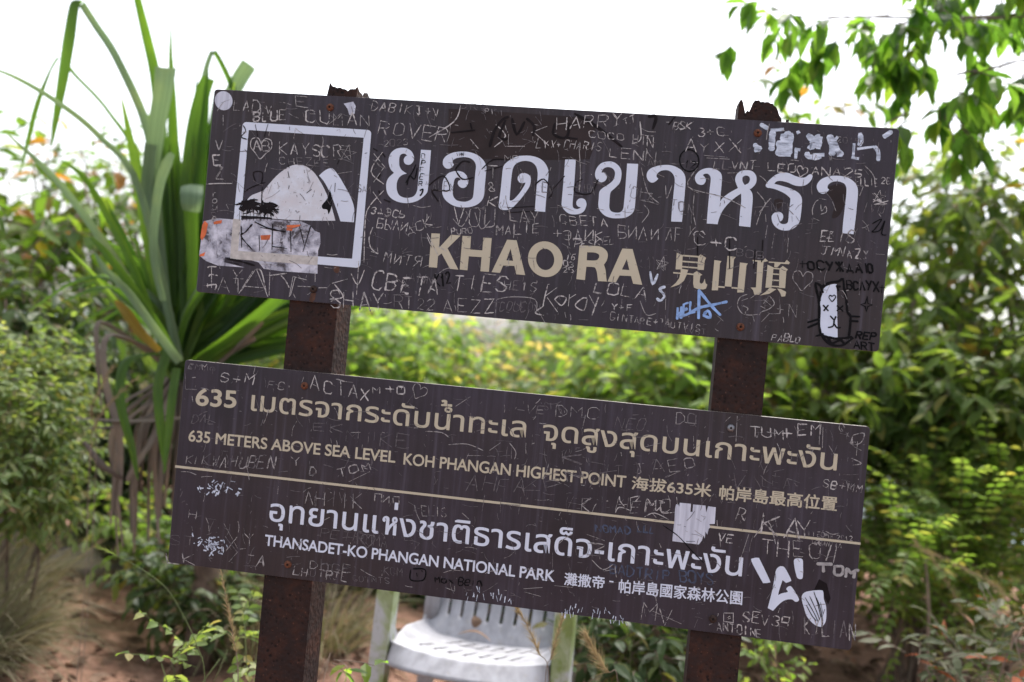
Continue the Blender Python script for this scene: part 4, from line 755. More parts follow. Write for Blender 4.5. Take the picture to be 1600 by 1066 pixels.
# ================================================================== THE GROUND
def gz(x, y):
    """ground height: a small summit clearing that falls away behind the bushes"""
    r = sqrt(x*x + (y-3)*(y-3)); z = 0.0
    if r > 6.5: z -= (r - 6.5) * .22 + max(0, r - 14) * .16
    z += .035*sin(1.7*x + .6) * cos(1.3*y) + .02*sin(4.1*x + 2.2*y) * (1 if r < 9 else 0)
    z += .35 * max(0, min(1, (-.9 - x) / 1.4)) * max(0, min(1, (4.4 - y) / 1)) if False else 0
    b = max(0, min(1, (x + 2.9) / .5)) ; 
    z += .16 * math.exp(-((x + .55)**2) / .10 - ((y - 3.9)**2) / .25)          # little bank by the chair
    z += .12 * math.exp(-((x + 2.2)**2) / .2 - ((y - 3.6)**2) / .9)            # tussock side of the path
    return z
def make_ground():
    vs = []; fs = []; rings = []; r = .0; rr = 0.05
    radii = []
    while rr < 12: radii.append(rr); rr += .07
    while rr < 2400: radii.append(rr); rr *= 1.12
    nseg = 220
    for q in radii:
        for k in range(nseg):
            a = 2*pi*k/nseg; x = q*cos(a); y = 3 + q*sin(a)
            n = .010*sin(19*x + 3*sin(11*y)) * sin(23*y + 2*sin(7*x)) + .006*sin(47*x + 2.2*y) * cos(53*y)
            vs.append((x, y, gz(x, y) + (n if q < 12 else 0)))
    for i in range(len(radii)-1):
        for k in range(nseg):
            fs.append((i*nseg+k, i*nseg+(k+1) % nseg, (i+1)*nseg+(k+1) % nseg, (i+1)*nseg+k))
    vs.append((0, 3, gz(0, 3))); c0 = len(vs)-1
    for k in range(nseg): fs.append((c0, k, (k+1) % nseg))
    o = mesh_obj('ground', vs, [f[::1] for f in fs], M['soil'], smooth=True); tag(o, 'reddish bare soil of the summit clearing and its footpath', 'ground', kind='structure')
    n = 96; vs = [(60000*cos(2*pi*k/n), 60000*sin(2*pi*k/n), -560) for k in range(n)] + [(0, 0, -560)]
    o = mesh_obj('sea', vs, [(n, k, (k+1) % n) for k in range(n)], M['sea']); tag(o, 'pale hazy sea far below the summit', 'sea', kind='structure')
make_ground()

# ------------------------------------------------------------------ leaves
def leaf(vs, fs, p, d, nrm, L, W, curl=.15, fold=.18, detail=1):
    """one blade from p along d"""
    d = d.normalized(); s = d.cross(nrm)
    if s.length < 1e-4: s = d.cross(Vector((.3, .8, .5)))
    s.normalize(); u = s.cross(d)
    k = len(vs)
    if detail:
        m1 = p + d*L*.32 - u*L*curl*.05; m2 = p + d*L*.68 - u*L*curl*.35; tip = p + d*L - u*L*curl
        f1 = u * W * fold; a = s * W * .5; b = s * W * .42
        vs += [p, m1 + a + f1, m1, m1 - a + f1, m2 + b + f1, m2, m2 - b + f1, tip]
        fs += [(k, k+1, k+2), (k, k+2, k+3), (k+1, k+4, k+5, k+2), (k+2, k+5, k+6, k+3), (k+4, k+7, k+5), (k+5, k+7, k+6)]
    else:
        m = p + d*L*.45; a = s * W * .5; f1 = u * W * fold; tip = p + d*L - u*L*curl
        vs += [p, m + a + f1, tip, m - a + f1]; fs += [(k, k+1, k+2), (k, k+2, k+3)]
def rvec(r): 
    while True:
        v = Vector((r.uniform(-1,1), r.uniform(-1,1), r.uniform(-1,1)))
        if .05 < v.length < 1: return v.normalized()
def twig_leaves(r, vs, fs, wood, p, d, TL, L, W, n, droop, detail, pinnate=False, whorl=False):
    """a twig with leaves set along it"""
    pts = [p]; q = p.copy(); dd = d.normalized()
    seg = 4
    for i in range(seg):
        dd = (dd + Vector((0, 0, -droop*.22)) + rvec(r)*.12).normalized(); q = q + dd*TL/seg; pts.append(q.copy())
    wood.append(pts)
    if whorl:
        for k in range(n):
            a = 2*pi*k/n + r.uniform(-.3, .3); e1 = dd.cross(Vector((.2, .3, .93))).normalized(); e2 = dd.cross(e1)
            ld = (dd*r.uniform(.1, .7) + e1*cos(a) + e2*sin(a) + Vector((0, 0, -droop*.9))).normalized()
            leaf(vs, fs, pts[-1] - dd*TL*r.uniform(0, .3), ld, Vector((0, 0, 1)) + rvec(r)*.3, L*r.uniform(.7, 1.15), W*r.uniform(.8, 1.15), r.uniform(.05, .35), r.uniform(.05, .25), detail)
        return
    for k in range(n):
        t = (k + .7) / n if not pinnate else (k//2 + .7) / (n/2)
        i = min(int(t*seg), seg-1); f = t*seg - i; q = pts[i].lerp(pts[i+1], min(1, f)); ax = (pts[i+1]-pts[i]).normalized()
        side = ax.cross(Vector((0, 0, 1)))
        if side.length < .1: side = ax.cross(Vector((1, 0, 0)))
        side.normalize()
        if k % 2: side = -side
        if pinnate:
            ld = (ax*.45 + side + Vector((0, 0, -.12)) + rvec(r)*.12).normalized(); nn = side.cross(ax); nn = nn if nn.z > 0 else -nn; nn = nn + rvec(r)*.15
        else:
            ld = (ax*r.uniform(.4, 1.0) + side*r.uniform(.4, 1) + Vector((0, 0, -droop*r.uniform(.3, 1.1))) + rvec(r)*.3).normalized(); nn = Vector((0, 0, 1)) + rvec(r)*.55
        leaf(vs, fs, q, ld, nn, L*r.uniform(.65, 1.2), W*r.uniform(.75, 1.2), r.uniform(.0, .35), r.uniform(.02, .25), detail)
def plant(name, label, cat, blobs, ntw, L, W, mat, seed, group=None, nl=7, TLf=3.2, droop=.5, detail=1, pinnate=False, whorl=False, base=None, stem_r=.012, wood_mat='bark', shell=.55, up=.3, trunk=False, nstem=2, via=None, stem_name=None):
    """blobs: (px, py, depth, half width px, half height px, half depth m) of leafy masses seen in the photograph"""
    r = random.Random(seed); vs = []; fs = []; wood = MB(); tw = []
    cs = []
    for px, py, Y, hw, hh, hd in blobs:
        cs.append((at(px, py, Y), hw * Y / F, hd, hh * Y / F))
    if base is None: bx, by = cs[0][0].x, cs[0][0].y
    else: b = at(base[0], 533, base[1]); bx, by = b.x, b.y
    root = Vector((bx, by, gz(bx, by) - .05))
    knot = None
    if via:
        knot = at(*via); wood.tube([root, root.lerp(knot, .5) + Vector((.1, 0, .2)), knot], [stem_r*1.6, stem_r*1.4, stem_r], 7)
    wts = [c[1]*c[3] for c in cs]; tot = sum(wts)
    for (c, rx, ry, rz), w in zip(cs, wts):
        # limbs from the root to the leafy mass
        for s in range(nstem if len(cs) < 4 else 1):
            a = knot if knot is not None else root + Vector((r.uniform(-.05, .05), r.uniform(-.05, .05), 0)) * (0 if trunk else 2); b = c + Vector((r.uniform(-.5, .5)*rx, r.uniform(-.4, .4)*ry, r.uniform(.1, .7)*rz))
            pts = []; off = Vector((r.uniform(-.12, .12), r.uniform(-.12, .12), 0)) * (b-a).length
            for i in range(9):
                t = i/8; pts.append(a.lerp(b, t) + off*sin(pi*t) + Vector((r.uniform(-1,1), r.uniform(-1,1), 0)) * .012 * (b-a).length)
            wood.tube(pts, [stem_r*(1-.75*i/8) * (1.0 if s == 0 else .7) for i in range(9)], 6)
        for k in range(max(1, int(ntw*w/tot))):
            v = rvec(r); q = shell + (1-shell)*r.random() if r.random() < .75 else r.random()
            p = c + Vector((v.x*rx, v.y*ry, v.z*rz)) * q
            d = (Vector((v.x, v.y, v.z*.6)) + Vector((0, 0, up)) + rvec(r)*.5)
            zmin = gz(p.x, p.y) + .03
            if p.z < zmin: p.z = zmin + r.uniform(0, .06); d.z = abs(d.z) + .4
            twig_leaves(r, vs, fs, tw, p, d, L*TLf*r.uniform(.7, 1.3), L, W, nl, droop, detail, pinnate, whorl)
    for pts in tw: wood.tube(pts, [L*.022]*4 + [L*.012], 3, cap=False)
    root_e = empty(name, root)
    tag(root_e, label, cat, group)
    o = mesh_obj('foliage', [v - root for v in vs], fs, M[mat], root_e)
    wood.v = [Vector(v) - root for v in wood.v]; wood.build(stem_name or ('trunk' if trunk else 'stem'), M[wood_mat], root_e, True)
    return root_e

# ------------------------------------------------------------------ far canopy behind the summit
FAR = 'tree crowns beyond the summit'
for i, (px, py, Y, hw, hh, lab, mt) in enumerate([
    (330, 520, 9.0, 190, 90, 'hazy tree crown behind the screw pine', 'lf_mid'), (560, 560, 10.5, 120, 75, 'tree crown beyond the left post', 'lf_bright'),
    (760, 605, 11.5, 130, 55, 'low tree crown in the gap beneath the capitals', 'lf_mid'), (930, 580, 10, 110, 66, 'tree crown in the gap beneath the gold Chinese name', 'lf_dark'),
    (1120, 560, 9.5, 130, 85, 'tree crown behind the right post', 'lf_mid'), (1330, 590, 9, 150, 90, 'tree crown behind the right edge of the boards', 'lf_dark'), (1550, 620, 9.5, 150, 90, 'tree crown at the far right edge', 'lf_mid'), (90, 640, 9, 150, 90, 'tree crown at the far left edge', 'lf_dark')]):
    plant('tree', lab, 'tree', [(px, py, Y, hw, hh, 1.0), (px + hw*.5, py + hh*.6, Y, hw*.7, hh*.7, .9), (px - hw*.5, py + hh*.7, Y, hw*.7, hh*.7, .9)], 520, .16, .06, mt, 100+i, FAR, 7, 3, .4, 0, stem_r=.07, trunk=True, nstem=1, shell=.3)

# ------------------------------------------------------------------ bushes seen between and around the boards
B = 'bushes behind the sign'
plant('bush', 'bright yellow green bush right beside the left post between the boards', 'bush', [(590, 545, 5.0, 90, 60, .5), (640, 640, 4.8, 110, 80, .5), (560, 690, 4.7, 100, 90, .4)], 560, .085, .034, 'lf_bright', 1, B, detail=1, stem_r=.014, nl=7)
plant('bush', 'olive and tan bush with pale dry leaves under the letters KHAO', 'bush', [(735, 612, 6.0, 85, 55, .5), (800, 640, 5.6, 110, 60, .5), (700, 690, 5.4, 90, 80, .4)], 430, .10, .04, 'lf_mixtan', 2, B, stem_r=.013, nl=6, shell=.4)
plant('bush', 'thin airy bush under the letters RA with sky showing through', 'bush', [(900, 585, 6.4, 95, 52, .5), (900, 680, 6.0, 110, 60, .5)], 400, .095, .036, 'lf_mid', 3, B, stem_r=.013, nl=7, shell=.35)
plant('bush', 'lime green bush with large leaves left of the right post', 'bush', [(1030, 590, 4.9, 85, 55, .45), (1075, 640, 4.5, 75, 50, .4), (960, 650, 5.1, 90, 40, .4)], 420, .10, .042, 'lf_bright', 4, B, stem_r=.014, nl=6)
plant('bush', 'green bush behind the right post', 'bush', [(1120, 560, 5.3, 95, 60, .5), (1150, 680, 5.0, 120, 90, .5)], 420, .09, .036, 'lf_mid', 5, B, stem_r=.014)
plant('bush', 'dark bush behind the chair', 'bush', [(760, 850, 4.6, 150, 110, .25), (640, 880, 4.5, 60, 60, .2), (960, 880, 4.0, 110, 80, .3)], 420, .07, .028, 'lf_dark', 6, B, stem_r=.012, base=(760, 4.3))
plant('bush', 'shaded bush behind the left end of the lower board', 'bush', [(420, 700, 5.2, 130, 130, .5), (330, 620, 5.4, 120, 110, .5), (480, 560, 5.0, 60, 80, .3)], 560, .075, .03, 'lf_mid', 7, B, stem_r=.014)

# right side
R_ = 'trees and shrubs right of the sign'
plant('small_tree', 'airy broadleaf tree right of the boards with white sky glinting through its crown', 'tree', [(1500, 400, 4.7, 115, 150, .45), (1440, 330, 4.9, 70, 100, .35), (1580, 300, 4.7, 110, 140, .4), (1430, 480, 4.6, 70, 80, .35), (1590, 480, 4.4, 90, 110, .4)], 270, .115, .045, 'lf_mid', 21, R_, 6, 2.6, .75, 1, base=(1495, 4.7), stem_r=.028, trunk=True, shell=.2, nstem=1, wood_mat='twig')
plant('branching_tree', 'leafy branches with large drooping leaves hanging into the upper right corner', 'tree', [(1460, 40, 3.3, 90, 35, .15), (1350, 45, 3.25, 60, 35, .12), (1235, 25, 3.25, 50, 25, .1), (1590, 110, 3.3, 45, 60, .2), (1465, 160, 3.1, 40, 65, .12), (1570, -40, 3.4, 140, 35, .2)], 104, .105, .041, 'lf_gloss', 22, R_, 7, 1.5, 1.0, 1, base=(2250, 3.6), via=(1800, 10, 3.4), stem_r=.008, trunk=True, shell=.1, nstem=1, up=-.1, whorl=True)
plant('sapling', 'slender sapling with green and reddish leaves peeking over the right post', 'tree', [(1215, 148, 5.4, 40, 25, .2), (1300, 165, 5.6, 50, 40, .2), (1270, 250, 5.6, 60, 60, .2)], 26, .12, .046, 'lf_warm', 23, R_, 5, 2.2, .8, 1, base=(1330, 5.6), stem_r=.016, trunk=True, shell=.1, nstem=2)
plant('shrub', 'dark shrub with broad leaves just right of the lower board corner', 'shrub', [(1290, 610, 4.4, 90, 70, .4), (1250, 560, 4.6, 80, 40, .3), (1350, 640, 4.3, 60, 60, .3)], 340, .10, .040, 'lf_mid', 24, R_, 6, 2.6, .5, stem_r=.012, whorl=True)
plant('shrub', 'tall dark green shrub at the right edge below the airy tree', 'shrub', [(1500, 610, 4.2, 120, 80, .4), (1420, 630, 4.4, 80, 70, .4), (1590, 650, 4.0, 60, 80, .3)], 400, .095, .036, 'lf_mid', 25, R_, 7, 2.6, .6, stem_r=.016)
plant('fern_shrub', 'feathery bright green shrub of small leaflets beside the lower board', 'shrub', [(1420, 760, 3.9, 70, 45, .25), (1400, 860, 3.7, 60, 60, .25), (1480, 840, 3.8, 80, 75, .3), (1560, 780, 3.9, 70, 60, .25), (1440, 930, 3.6, 70, 50, .2)], 300, .040, .020, 'lf_bright', 26, R_, 16, 7, .45, 1, True, stem_r=.010, up=.35)
plant('fern_shrub', 'deeper green feathery shrub at the right edge under the tall shrub', 'shrub', [(1540, 900, 3.9, 90, 80, .3), (1390, 800, 4.3, 70, 100, .3), (1500, 720, 4.2, 90, 50, .3)], 330, .045, .022, 'lf_mid', 27, R_, 16, 6, .5, 1, True, stem_r=.010, up=.3)
plant('sage_shrub', 'low shrub with narrow grey green leaves, some rust red, in the lower right corner', 'shrub', [(1530, 1040, 2.75, 70, 40, .12), (1580, 1005, 2.8, 35, 40, .1), (1440, 1035, 2.7, 30, 22, .08)], 34, .068, .019, 'lf_sage', 28, R_, 6, 2.0, .15, 1, stem_r=.007, wood_mat='twig', up=.5, shell=.2)
plant('weed', 'small bright green weed to the right of the right post', 'weed', [(1185, 1040, 3.0, 26, 36, .06), (1200, 1000, 3.1, 20, 30, .05)], 22, .045, .02, 'lf_bright', 29, 'weeds around the posts', 6, 2, .3, stem_r=.004)
plant('weed', 'dark leafy weed between the chair and the right post', 'weed', [(1005, 1000, 3.0, 50, 55, .12), (1045, 985, 3.1, 45, 50, .1), (975, 1030, 2.9, 30, 40, .1)], 120, .075, .026, 'lf_dark', 30, 'weeds around the posts', 6, 2.2, .4, stem_r=.005)
plant('weed', 'weed with pale oval leaflets left of the left post foot', 'weed', [(345, 1035, 2.25, 60, 24, .07), (260, 1045, 2.2, 50, 20, .06), (385, 985, 2.35, 22, 50, .05)], 15, .036, .019, 'lf_pale', 31, 'weeds around the posts', 10, 4.2, .3, 1, True, stem_r=.003, up=.2, shell=.1, wood_mat='stalk')
plant('weed', 'sprig of three glossy leaves behind the left post', 'weed', [(520, 1030, 2.2, 14, 14, .03)], 3, .055, .023, 'lf_gloss', 32, 'weeds around the posts', 3, 1.2, .6, 1, stem_r=.003, whorl=True, shell=.1, base=(510, 2.2))
plant('shrub', 'mid green shrub filling the back of the thicket at the right edge', 'shrub', [(1400, 770, 5.1, 90, 90, .3), (1560, 790, 5.1, 100, 110, .3), (1480, 690, 5.3, 120, 60, .3)], 420, .085, .034, 'lf_mid', 33, R_, 7, 2.6, .5, 1, stem_r=.012)
# left side
L_ = 'trees and shrubs left of the sign'
plant('small_tree', 'airy tree with orange tinged leaves at the left edge', 'tree', [(60, 350, 4.6, 110, 75, .35), (150, 320, 4.9, 80, 70, .35), (200, 400, 4.9, 80, 80, .35), (20, 450, 4.3, 70, 80, .3), (110, 450, 4.8, 80, 70, .35)], 150, .135, .054, 'lf_warm', 41, L_, 6, 2.8, .8, 1, base=(95, 4.7), stem_r=.024, trunk=True, shell=.2, nstem=1, wood_mat='twig')
plant('small_tree', 'slender reddish sprayed treetop rising behind the arching screw pine leaves', 'tree', [(135, 240, 5.2, 25, 22, .15), (190, 285, 5.2, 40, 30, .2), (70, 270, 5.0, 40, 20, .2)], 45, .05, .022, 'lf_warm', 42, L_, 8, 2.5, .4, 1, base=(150, 5.2), stem_r=.018, trunk=True, shell=.2, nstem=1)
plant('shrub', 'shrub with broad dark leaves at the left edge below the orange tinged tree', 'shrub', [(30, 500, 3.9, 70, 60, .25), (110, 530, 4.2, 70, 50, .25)], 150, .085, .036, 'lf_dark', 43, L_, 6, 2.4, .8, stem_r=.012)
plant('shrub', 'pale green shrub with masses of small leaves on the left edge', 'shrub', [(10, 640, 3.35, 75, 80, .25), (70, 705, 3.3, 50, 60, .2), (0, 760, 3.2, 70, 55, .2), (60, 600, 3.5, 65, 55, .2), (40, 790, 3.25, 50, 30, .12)], 620, .042, .0155, 'lf_pale', 44, L_, 9, 3.6, .5, 1, stem_r=.010, shell=.5)
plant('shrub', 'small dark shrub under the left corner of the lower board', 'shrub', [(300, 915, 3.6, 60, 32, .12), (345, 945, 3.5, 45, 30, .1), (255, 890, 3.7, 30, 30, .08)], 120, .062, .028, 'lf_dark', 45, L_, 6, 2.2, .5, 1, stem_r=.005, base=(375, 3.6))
plant('shrub', 'low shrub with yellowish leaves beside the left edge of the lower board', 'shrub', [(240, 815, 4.1, 32, 30, .12), (200, 792, 4.3, 24, 20, .1), (245, 855, 3.9, 28, 28, .1)], 55, .07, .032, 'lf_bright', 46, L_, 6, 2.2, .5, 1, stem_r=.007)
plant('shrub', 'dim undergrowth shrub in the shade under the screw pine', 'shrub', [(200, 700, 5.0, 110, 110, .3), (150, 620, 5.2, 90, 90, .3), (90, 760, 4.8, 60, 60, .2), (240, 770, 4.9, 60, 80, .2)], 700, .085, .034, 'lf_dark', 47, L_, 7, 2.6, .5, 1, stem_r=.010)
# ================================================================== SCREW PINE (pandanus) with strap leaves
def strap(mb, pts, w, fold=.22, nseg=22, side=None, tip=True, m=0):
    """long V-folded leaf along world points; w: list of widths"""
    P = [Vector(p) for p in pts]; n = len(P); C = []
    for i in range(nseg+1):
        t = i/nseg*(n-1); k = min(int(t), n-2); f = t-k
        p0, p1, p2, p3 = P[max(0,k-1)], P[k], P[k+1], P[min(n-1,k+2)]
        C.append(.5*((2*p1) + (p2-p0)*f + (2*p0-5*p1+4*p2-p3)*f*f + (3*p1-p0-3*p2+p3)*f**3))
    vs = []; fs = []
    sd0 = side or Vector((1, 0, 0)); 
    for i, c0 in enumerate(C):
        d = (C[min(i+1, nseg)] - C[max(i-1, 0)]).normalized()
        s = sd0 - d*sd0.dot(d)
        if s.length < .2: s = Vector((0, 1, 0)) - d*d.y
        s.normalize(); u = s.cross(d)
        t = i/nseg*(len(w)-1); k = min(int(t), len(w)-2) if len(w) > 1 else 0; ww = w[k] + (w[min(k+1, len(w)-1)] - w[k])*(t-k)
        vs += [c0 + s*ww*.5 + u*ww*fold, c0 + s*ww*.26 + u*ww*fold*.42, c0, c0 - s*ww*.26 + u*ww*fold*.42, c0 - s*ww*.5 + u*ww*fold]
    for i in range(nseg):
        for k in range(4): fs.append((i*5+k, i*5+k+1, i*5+5+k+1, i*5+5+k))
    mb.add(vs, fs, m); mb.a += [-1, -.5, 0, .5, 1] * (nseg+1)
pr = random.Random(11)
pb = at(282, 570, 3.25); px0, py0 = pb.x, pb.y
proot = Vector((px0, py0, gz(px0, py0) - .05))
pine = empty('screw_pine', proot); tag(pine, 'tall screw pine with long strap leaves fanning up behind the left edge of the sign', 'screw pine')
loc = lambda v: Vector(v) - proot
def A(px, py, Y): return loc(at(px, py, Y))
mbs = MB(); YB = 3.25; K = YB / F
# dense fan of the head
for i in range(104):
    if i < 12: a = radians(pr.uniform(-50, -8)); L = pr.uniform(.3, .6)
    elif i < 50: a = radians(pr.uniform(-15, 8)); L = pr.uniform(.45, .95)
    elif i < 90: a = radians(-8 + 66 * (i - 50 + pr.uniform(-.4, .4)) / 39); L = pr.uniform(.66, .84)
    else: a = radians(pr.uniform(50, 72)); L = pr.uniform(.5, .7)
    dirv = Vector((sin(a), pr.uniform(-.12, .3), cos(a))).normalized()
    ln = [loc(pb) + Vector((pr.uniform(-.04, .05), pr.uniform(-.05, .05), pr.uniform(-.05, .04)))]; dd = dirv.copy()
    for k in range(4):
        dd = (dd + Vector((sin(a)*.02, pr.uniform(-.03, .03), -.012 - abs(sin(a))*.035*k))).normalized(); ln.append(ln[-1] + dd*L/4)
    w = pr.uniform(.028, .050) * (.6 if i < 12 else 1)
    strap(mbs, ln, [w*.6, w, w, w*.75, .004], fold=pr.uniform(.14, .32), side=Vector((cos(a), pr.uniform(-.6, .6), -sin(a))))
mbs.build('foliage', M['pand'], pine, True)
# individual leaves that stand out against the sky
def leaf_px(path, w, mat='pand', side=None, fold=.2, nseg=26):
    mb = MB(); strap(mb, [A(*p) for p in path], [q * K for q in w], fold, nseg, side); mb.build('leaf', M[mat], pine, True)
Y1 = 3.2
leaf_px([(268,540,3.2),(246,330,3.15),(232,205,3.12),(185,95,3.1),(150,40,3.1),(128,6,3.1)], [13,15,14,12,11,11], 'pand_pale')
leaf_px([(128,4,3.1),(116,3,3.08),(106,60,3.05),(97,120,3.04),(88,175,3.03),(80,228,3.02)], [11,15,18,16,11,2], 'pand')
leaf_px([(262,520,3.3),(222,270,3.3),(170,175,3.3),(118,118,3.3),(100,95,3.3),(88,92,3.3)], [10,8,5,5,8,3], 'pand')
leaf_px([(90,90,3.3),(78,110,3.3),(58,160,3.28),(44,215,3.28),(32,268,3.27)], [4,4,9,8,1], 'pand')
leaf_px([(280,560,3.1),(218,295,3.05),(155,212,3.0),(92,160,2.95),(20,118,2.9),(-40,98,2.86)], [14,11,9,9,7,5], 'pand_pale')
leaf_px([(268,480,3.2),(256,260,3.2),(245,130,3.2),(228,50,3.18),(208,-30,3.15)], [20,20,17,15,9], 'pand')
leaf_px([(276,420,3.25),(272,240,3.25),(269,130,3.25),(267,85,3.25),(267,38,3.25)], [20,19,10,6,1], 'pand')
leaf_px([(252,420,3.15),(240,280,3.12),(246,200,3.08),(256,140,3.05),(260,106,3.05)], [18,22,26,29,31], 'pand_pale', fold=.1)
leaf_px([(232,350,3.1),(229,300,3.1),(233,260,3.08),(237,225,3.06)], [12,17,19,20], 'pand_pale', fold=.1)
leaf_px([(290,520,3.3),(296,320,3.3),(310,180,3.3),(322,110,3.3),(332,80,3.3)], [12,12,12,9,7], 'pand_pale')
leaf_px([(331,80,3.3),(337,84,3.3),(352,112,3.3),(366,146,3.3)], [6,8,9,9], 'pand')
leaf_px([(290,500,3.2),(290,330,3.2),(303,210,3.2),(318,145,3.2),(327,122,3.2)], [16,22,24,24,20], 'pand', fold=.14)
leaf_px([(300,500,3.35),(318,300,3.35),(345,190,3.33),(372,130,3.32),(390,100,3.3)], [15,19,23,26,25], 'pand_pale', fold=.14)
leaf_px([(300,480,3.15),(301,390,3.12),(299,330,3.1),(299,292,3.1)], [14,18,22,28], 'pand', fold=.1)
leaf_px([(300,288,3.09),(299,300,3.05),(298,318,3.04),(298,331,3.05)], [31,33,31,25], 'pand_pale', fold=.08, nseg=10)
leaf_px([(255,470,3.0),(240,390,2.98),(248,300,2.96),(262,255,2.95),(270,240,2.95)], [10,12,14,15,8], 'pand_pale', fold=.14)
leaf_px([(270,555,3.1),(190,420,3.05),(120,320,3.0),(70,262,2.98),(12,210,2.95)], [12,13,12,9,2], 'pand_pale')
leaf_px([(262,560,3.05),(210,420,3.0),(165,330,2.98),(130,275,2.95),(95,250,2.93)], [12,12,11,8,2], 'pand')
leaf_px([(276,560,3.0),(222,470,2.98),(170,400,2.95),(140,370,2.95)], [15,15,12,2], 'pand')
leaf_px([(282,565,2.95),(240,510,2.92),(200,455,2.9),(165,420,2.88),(148,395,2.88)], [14,14,12,9,2], 'pand_pale')
leaf_px([(262,545,3.0),(246,600,2.95),(250,670,2.93),(258,735,2.93)], [15,15,12,3], 'pand')
leaf_px([(275,575,2.98),(268,620,2.94),(262,680,2.92),(256,740,2.9)], [12,13,10,2], 'pand')
leaf_px([(262,550,3.1),(200,560,3.0),(186,620,2.96),(205,700,2.95),(215,750,2.95)], [14,15,14,11,2], 'pand')
leaf_px([(300,570,3.1),(370,520,3.0),(430,470,2.95),(470,430,2.93)], [22,20,16,3], 'pand')
leaf_px([(300,580,3.1),(350,540,3.05),(400,498,3.0),(450,470,3.0)], [24,22,16,3], 'pand')
leaf_px([(250,548,3.0),(222,520,2.98),(200,490,2.96),(180,470,2.96)], [10,16,16,4], 'pand_yel')
for i in range(16):                                # arching outer blades of the crown
    sx = pr.choice([-1, -1, -1, 1]); a = pr.uniform(.5, 1.25); R = pr.uniform(150, 270); yy = 3.25 + pr.uniform(-.15, .3); bx_, by_ = 282 + pr.uniform(-10, 10), 560 + pr.uniform(-10, 10)
    pth = [(bx_ + sx*sin(a*t**.7)*R*t, by_ - cos(a*1.15*t)*R*t*1.1, yy - .1*t) for t in (0, .25, .5, .75, 1)]
    leaf_px(pth, [9, 11, 10, 7, 1.5], pr.choice(['pand', 'pand', 'pand_pale']))
# dead leaves hanging from the head
mbd = MB()
def dead(path, w): strap(mbd, [A(*p) for p in path], [q * K for q in w], .3, 18, Vector((.8, -.4, .1)))
dead([(270,560,3.2),(170,520,3.1),(160,590,3.05),(182,680,3.0),(186,775,3.0)], [14,14,14,16,6]); dead([(262,570,3.2),(158,500,3.15),(150,560,3.1),(158,640,3.1)], [12,12,10,3])
dead([(290,650,3.1),(240,655,3.05),(180,655,3.0),(115,652,3.0)], [10,12,12,5]); dead([(250,640,3.1),(190,662,3.05),(130,670,3.0)], [10,14,4]); dead([(130,690,3.1),(160,730,3.0),(188,752,3.0)], [6,12,14])
dead([(270,600,3.15),(236,680,3.05),(212,720,3.0),(196,750,3.0)], [12,14,14,8]); dead([(272,590,3.2),(262,670,3.1),(250,720,3.05),(245,810,3.05)], [12,14,13,10]); dead([(280,600,3.2),(275,700,3.1),(268,780,3.1)], [12,14,8])
dead([(300,580,3.2),(350,552,3.1),(385,520,3.05),(410,500,3.0)], [14,22,22,10]); dead([(300,590,3.2),(330,570,3.1),(400,530,3.05)], [10,14,8])
for i in range(22):
    x = pr.uniform(170, 300); dead([(pr.uniform(265,295), 580, 3.25), ((x+280)/2, 600+pr.uniform(0,40), 3.2), (x, 680+pr.uniform(-20,40), 3.15+pr.uniform(-.05,.15)), (x+pr.uniform(-15,15), 780+pr.uniform(-30,90), 3.15)], [8, 10, pr.uniform(8,13), 4])
mbd.build('dead_leaves', M['pand_dead'], pine, True)
q0 = at(352, 533, 3.45); q0 = Vector((q0.x, q0.y, gz(q0.x, q0.y) - .05)) - proot
tk = MB(); tk.tube([q0, q0 + Vector((.01, 0, .4)), q0.lerp(loc(pb), .75) + Vector((.03, 0, 0)), loc(pb) + Vector((.01, .02, -.02))], [.05,.045,.042,.04], 9)
tk.build('trunk', M['bark'], pine, True)

